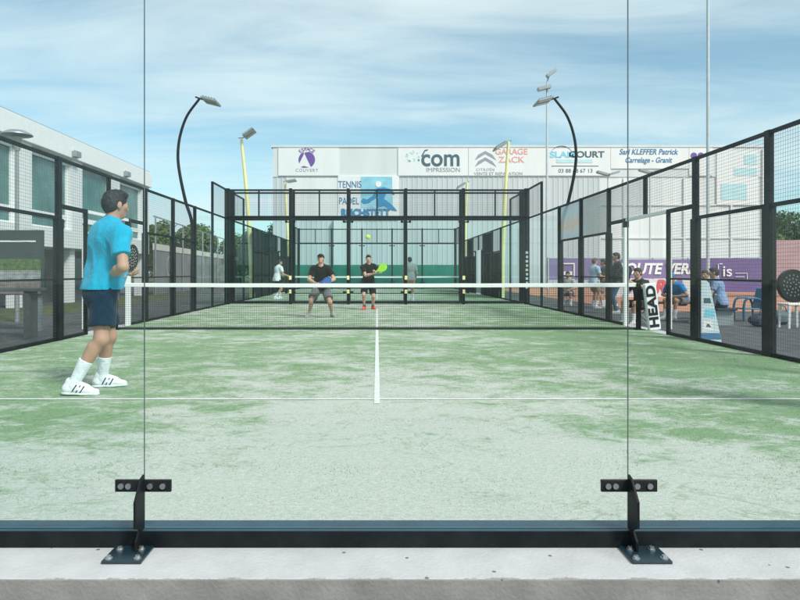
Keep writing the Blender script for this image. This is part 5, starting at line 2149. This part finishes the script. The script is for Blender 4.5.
# ---------------- his partner, only whose racket reaches into the picture
locp = (4.01, 2.25, 0.006)
P = dict(hip=0.90, lean=0.14, head_yaw=R(10), footR=(0.22, 0.02), footL=(-0.22, 0.12), handR=(0.03, 0.42, 0.90), handL=(-0.36, 0.30, 0.905), hdirL=(-0.9, 0.3, 0.1), palmL=(0, 0.2, 1), elbowL=(-0.7, -0.5, -0.5), palmR=(-1, 0, 0))
J = person('man in white shirt by the right fence, holding the dotted black racket', locp, 1.80, R(0), P,
           dict(shirt=(0.7, 0.72, 0.72), shorts=NAVY, sock=WHITE, shoe=WHITE, hair=(0.03, 0.025, 0.02), curlR=0.6, curlL=1.05), vox=0.012)
give_racket(J, -1, (-0.93, -0.10, 0.22), (0.12, -1, 0.1), M['rk_black'], M['rk_black'], 'black racket with a dotted pattern of holes, reaching in at the right edge')

# ---------------- far pair
pA = at(321.5, 300, 16.2)
P = dict(hip=0.76, lean=0.42, twist=0, head_yaw=R(-6), head_pitch=R(20), footR=(0.30, 0.02, 0.085, -0.45), footL=(-0.27, -0.05, 0.085, 0.45), handR=(0.12, 0.46, 0.86), handL=(-0.16, 0.42, 0.87), elbowR=(0.9, -0.4, -0.4), elbowL=(-0.9, -0.4, -0.4), palmR=(-1, 0, 0.2), palmL=(1, 0, 0.2))
J = person('player in black cap and grey shorts crouching ready beyond the net, blue racket in hand', (pA.x, pA.y, 0.006), 1.78, R(180), P,
           dict(shirt=BLACK, shorts=(0.16, 0.165, 0.17), sock=(0.5, 0.52, 0.5), shoe=(0.35, 0.37, 0.37), cap=BLACK, hair=(0.02, 0.018, 0.016), skin=(0.55, 0.32, 0.23), sockh=0.75, curlR=1.0, curlL=0.8, leg=0.78, flare=0.112, loose=0.022), vox=0.010, group='players beyond the net')
mb = MB()
give_racket(J, 1, (0.75, -0.45, 0.12), (0.35, -0.85, 0.4), M['rk_blue'], M['rk_blue'], 'blue racket held low before the crouching player in the cap')
pB = at(368.5, 300, 19.5)
P = dict(hip=0.845, lean=0.16, twist=R(22), head_yaw=R(4), head_pitch=R(-4), footR=(0.13, 0.04, 0.085, -0.3), footL=(-0.14, -0.12, 0.085, 0.4), handR=(-0.14, 0.40, 1.10), handL=(-0.24, 0.36, 1.16), elbowR=(0.8, -0.3, -0.6), elbowL=(-0.9, -0.1, -0.5), palmR=(-0.5, 0.2, 0.6), palmL=(0.5, 0.2, 0.6))
J = person('player all in black with red shoes beyond the net, lime racket raised', (pB.x, pB.y, 0.006), 1.74, R(180), P,
           dict(shirt=BLACK, shorts=BLACK, sock=(0.02, 0.02, 0.02), shoe=(0.75, 0.10, 0.06), hair=(0.03, 0.022, 0.018), skin=(0.58, 0.36, 0.27), sockh=0.86, curlR=1.0, curlL=0.9, leg=0.82, flare=0.1), vox=0.010, group='players beyond the net')
give_racket(J, 1, (0.80, -0.25, 0.48), (-0.66, -0.68, 0.30), M['rk_lime'], M['rk_lime'], 'lime green racket in the hands of the player in red shoes', along=0.08, out=0.03)

# ---------------- the pair on the rear court
pC = at(277, 300, 27.0)
P = dict(hip=0.86, lean=0.22, head_yaw=R(-10), footR=(0.16, -0.18), footL=(-0.16, 0.22), handR=(0.24, 0.36, 1.0), handL=(-0.2, 0.36, 1.02))
person('player in white shirt and black shorts on the rear court, by its left fence', (pC.x, pC.y, 0.006), 1.74, R(-50), P,
       dict(shirt=(0.74, 0.77, 0.78), shorts=BLACK, sock=WHITE, shoe=WHITE, hair=(0.02, 0.018, 0.016)), vox=0.012, group='players on the rear court')
pD = at(410, 300, 25.2)
P = dict(hip=0.93, lean=0.06, head_yaw=R(5), footR=(0.12, 0.0), footL=(-0.12, 0.05), handR=(0.26, 0.18, 0.92), handL=(-0.26, 0.14, 0.88))
person('player in grey shirt and orange shorts on the rear court, seen from behind', (pD.x, pD.y, 0.006), 1.72, R(8), P,
       dict(shirt=(0.36, 0.38, 0.38), shorts=(0.62, 0.26, 0.13), sock=WHITE, shoe=WHITE, hair=(0.02, 0.018, 0.016), loose=0.024), vox=0.012, group='players on the rear court')

# ---------------- spectators
SG = 'spectators beside the right fence'


def stand(px, d, height, yaw, label, O, P=None):
    p = at(px, 300, d)
    Q = dict(hip=0.945, lean=0.03, footR=(0.11, 0.0), footL=(-0.11, 0.03), handR=(0.25, 0.06, 0.86), handL=(-0.25, 0.06, 0.86))
    Q.update(P or {})
    o = dict(sock=WHITE, shoe=(0.5, 0.5, 0.5), hair=(0.03, 0.025, 0.02))
    o.update(O)
    return person(label, (p.x, p.y, GZ + 0.001), height, yaw, Q, o, vox=0.012, group=SG)


def sit(px, d, height, yaw, label, O, P=None, seat=0.42):
    p = at(px, 300, d)
    Q = dict(hip=seat + 0.1, lean=0.35, footR=(0.12, 0.50), footL=(-0.13, 0.46), handR=(0.14, 0.40, 0.62), handL=(-0.14, 0.40, 0.62), elbowR=(0.8, -0.3, -0.4), elbowL=(-0.8, -0.3, -0.4))
    Q.update(P or {})
    o = dict(sock=WHITE, shoe=(0.5, 0.5, 0.5), hair=(0.03, 0.025, 0.02), hem=-0.06)
    o.update(O)
    return person(label, (p.x, p.y, GZ + 0.001), height, yaw, Q, o, vox=0.012, group=SG)


stand(594, 22.0, 1.70, R(-70), 'spectator in pale blue shirt and brown shorts, leftmost of the standing three', dict(shirt=(0.42, 0.56, 0.70), shorts=(0.30, 0.20, 0.15), hair=(0.10, 0.07, 0.05)), dict(handR=(0.12, 0.32, 1.12), handL=(-0.12, 0.34, 1.10)))
stand(604.5, 22.2, 1.66, R(60), 'spectator in dark shirt and beige shorts, middle of the standing three', dict(shirt=(0.035, 0.04, 0.05), shorts=(0.38, 0.30, 0.24)), dict(handR=(0.12, 0.3, 1.1), handL=(-0.1, 0.32, 1.08)))
stand(617.5, 19.2, 1.80, R(75), 'tall spectator in black top and blue jeans, nearest the white gate post', dict(shirt=(0.014, 0.017, 0.02), shorts=(0.05, 0.13, 0.20), leg=2, sleeve=2), dict(handR=(0.14, 0.28, 1.05), handL=(-0.1, 0.32, 1.02)))
sit(569, 24.0, 1.70, R(150), 'spectator crouching in pale grey shirt before the framed purple banner', dict(shirt=(0.42, 0.42, 0.42), shorts=(0.12, 0.11, 0.12), skin=(0.5, 0.3, 0.22)), dict(footR=(0.14, 0.34), footL=(-0.14, 0.32)), seat=0.40)
Jk = sit(641.5, 15.2, 1.75, R(120), 'seated spectator in black, half hidden behind the white post cover', dict(shirt=BLACK, shorts=BLACK, hair=(0.02, 0.02, 0.02)), dict(handL=(-0.1, 0.45, 1.0), lean=0.22, handR=(0.2, 0.4, 0.6)), seat=0.42)
give_racket(Jk, -1, (-0.3, -0.2, 0.9), (0.2, -0.95, 0.1), M['rk_black'], M['rk_black'], 'black racket held up beside the white post cover by a seated spectator')
sit(681, 16.9, 1.74, R(120), 'spectator in bright blue shirt bending forward on the bench, elbows on bare knees', dict(shirt=(0.02, 0.22, 0.52), shorts=(0.20, 0.16, 0.15), hair=(0.03, 0.10, 0.2), skin=(0.42, 0.25, 0.18), cap=(0.02, 0.18, 0.42)), dict(lean=0.75, head_pitch=R(-15)))
sit(721, 15.3, 1.76, R(60), 'spectator in blue and white shirt and navy trousers sitting by the leaning board', dict(shirt=(0.22, 0.33, 0.52), shorts=(0.015, 0.03, 0.06), leg=2, hair=(0.03, 0.022, 0.02)), dict(lean=0.25))
sit(708, 15.9, 1.70, R(130), 'bearded spectator just left of the one in blue and white, behind the leaning board', dict(shirt=(0.06, 0.07, 0.09), shorts=(0.04, 0.05, 0.07), hair=(0.04, 0.03, 0.025)), dict(lean=0.3))
# ------------------------------------------------------------------ sky, light, camera
w = bpy.data.worlds.new('World')
SC.world = w
w.use_nodes = True
nt = w.node_tree
nt.nodes.clear()
out = _n(nt, 'ShaderNodeOutputWorld')
bg = _n(nt, 'ShaderNodeBackground')
bg.inputs['Strength'].default_value = SKY_STRENGTH
sky = _n(nt, 'ShaderNodeTexSky')
sky.sky_type = 'NISHITA'
sky.sun_disc = False
sky.sun_elevation = R(SUN_EL)
sky.sun_rotation = R(SUN_AZ)
sky.altitude = 100
sky.air_density = 1.0
sky.dust_density = 0.4
sky.ozone_density = 1.5
L = nt.links.new
tc = _n(nt, 'ShaderNodeTexCoord')
sp = _n(nt, 'ShaderNodeSeparateXYZ')
L(tc.outputs['Generated'], sp.inputs[0])


def m2(op, a, b=None, c=None):
    n = _n(nt, 'ShaderNodeMath', operation=op)
    for i, q in enumerate((a, b, c)):
        if q is None:
            continue
        if isinstance(q, (int, float)):
            n.inputs[i].default_value = q
        else:
            L(q, n.inputs[i])
    return n.outputs[0]


# cloud deck seen in perspective: direction divided by height
zc = m2('ADD', m2('MAXIMUM', sp.outputs['Z'], 0.0), 0.16)
cb = _n(nt, 'ShaderNodeCombineXYZ')
L(m2('DIVIDE', sp.outputs['X'], zc), cb.inputs[0])
L(m2('DIVIDE', sp.outputs['Y'], zc), cb.inputs[1])


def cloud(scale, st, rot, off, det=9, rough=0.62, dist=0.7):
    mp = _n(nt, 'ShaderNodeMapping')
    mp.inputs['Scale'].default_value = st
    mp.inputs['Rotation'].default_value = (0, 0, R(rot))
    mp.inputs['Location'].default_value = off
    L(cb.outputs[0], mp.inputs['Vector'])
    n = _n(nt, 'ShaderNodeTexNoise')
    n.inputs['Scale'].default_value = scale
    n.inputs['Detail'].default_value = det
    n.inputs['Roughness'].default_value = rough
    n.inputs['Distortion'].default_value = dist
    L(mp.outputs['Vector'], n.inputs['Vector'])
    return n.outputs['Fac']


c1 = cloud(0.5, (0.8, 1.6, 1), 14, (5.3, 0.4, 0), 6, 0.52, 0.5)
c2 = cloud(1.6, (0.6, 1.9, 1), 18, (1.0, 2.0, 0), 9, 0.6, 0.8)
cs = m2('ADD', m2('MULTIPLY', c1, 0.68), m2('MULTIPLY', c2, 0.34))
rm = _n(nt, 'ShaderNodeMapRange')
rm.interpolation_type = 'SMOOTHSTEP'
L(cs, rm.inputs['Value'])
for i, q in enumerate((0.37, 0.68, 0.18, 0.9)):
    rm.inputs[i + 1].default_value = q
tint = _n(nt, 'ShaderNodeMix', data_type='RGBA')
tint.blend_type = 'MULTIPLY'
tint.inputs['Factor'].default_value = 1.0
tint.inputs['B'].default_value = SKY_TINT
L(sky.outputs['Color'], tint.inputs['A'])
mx = _n(nt, 'ShaderNodeMix', data_type='RGBA')
L(rm.outputs['Result'], mx.inputs['Factor'])
L(tint.outputs['Result'], mx.inputs['A'])
cw = _n(nt, 'ShaderNodeMix', data_type='RGBA')
cw.inputs['A'].default_value = CLOUD_COL
cw.inputs['B'].default_value = CLOUD_HIGH
lowm = _n(nt, 'ShaderNodeMapRange')
lowm.inputs['From Min'].default_value = 0.3
lowm.inputs['From Max'].default_value = 0.8
L(sp.outputs['Z'], lowm.inputs['Value'])
L(lowm.outputs['Result'], cw.inputs['Factor'])
L(cw.outputs['Result'], mx.inputs['B'])
# sky scaled brighter high overhead, above the view, to add light below
hi = _n(nt, 'ShaderNodeMapRange')
hi.interpolation_type = 'SMOOTHSTEP'
L(sp.outputs['Z'], hi.inputs['Value'])
for i, q in enumerate((0.38, 0.9, 1.0, ZENITH)):
    hi.inputs[i + 1].default_value = q
vm = _n(nt, 'ShaderNodeVectorMath', operation='SCALE')
L(mx.outputs['Result'], vm.inputs[0])
L(hi.outputs['Result'], vm.inputs['Scale'])
L(vm.outputs[0], bg.inputs['Color'])
L(bg.outputs[0], out.inputs['Surface'])

sl_ = bpy.data.lights.new('sun', 'SUN')
sl_.energy = SUN_E
sl_.angle = R(SUN_ANGLE)
sl_.color = (1.0, 0.965, 0.90)
so = bpy.data.objects.new('sun', sl_)
COL.objects.link(so)
sdir = Vector((math.sin(R(SUN_AZ)) * math.cos(R(SUN_EL)), math.cos(R(SUN_AZ)) * math.cos(R(SUN_EL)), math.sin(R(SUN_EL))))
so.rotation_euler = sdir.to_track_quat('Z', 'Y').to_euler()

cam = bpy.data.cameras.new('camera')
cam.sensor_width = 36
cam.lens = 36 * FPX / 800
cam.shift_x = (400 - VPX) / 800
cam.shift_y = (VPY - 300) / 800
cam.clip_start = 0.05
cam.clip_end = 2000
co = bpy.data.objects.new('camera', cam)
COL.objects.link(co)
co.location = (0, -CAM_D, CAM_H)
co.rotation_euler = (R(90), 0, 0)
SC.camera = co

SC.view_settings.view_transform = 'Standard'
SC.view_settings.look = 'None'
SC.view_settings.gamma = 1
SC.view_settings.use_curve_mapping = False
SC.view_settings.exposure = EXPOSURE
SC.cycles.transparent_max_bounces = 48
SC.cycles.max_bounces = 8
SC.cycles.use_denoising = True

M['hole_wall_lit'] = mat('lit hole wall', (0.62, 0.63, 0.62), 0.7, 0, 0.05, 20)
# text and outline curves become plain meshes
bpy.context.view_layer.update()
dg = bpy.context.evaluated_depsgraph_get()
for o in [o for o in SC.objects if o.type in {'FONT', 'CURVE'}]:
    me = bpy.data.meshes.new_from_object(o.evaluated_get(dg))
    n = bpy.data.objects.new(o.name, me)
    nm = o.name
    COL.objects.link(n)
    n.parent = o.parent
    n.matrix_basis = o.matrix_basis.copy()
    for k in o.keys():
        n[k] = o[k]
    bpy.data.objects.remove(o)
    n.name = nm
    if nm.startswith('face'):
        # inner walls of the drilled holes coloured pale for the light in them
        me.materials.append(M['hole_wall_lit'])
        for p in me.polygons:
            c = p.center
            if abs(p.normal.z) < 0.5 and c.x ** 2 + (c.y - 0.27) ** 2 < 0.098 ** 2:
                p.material_index = 1
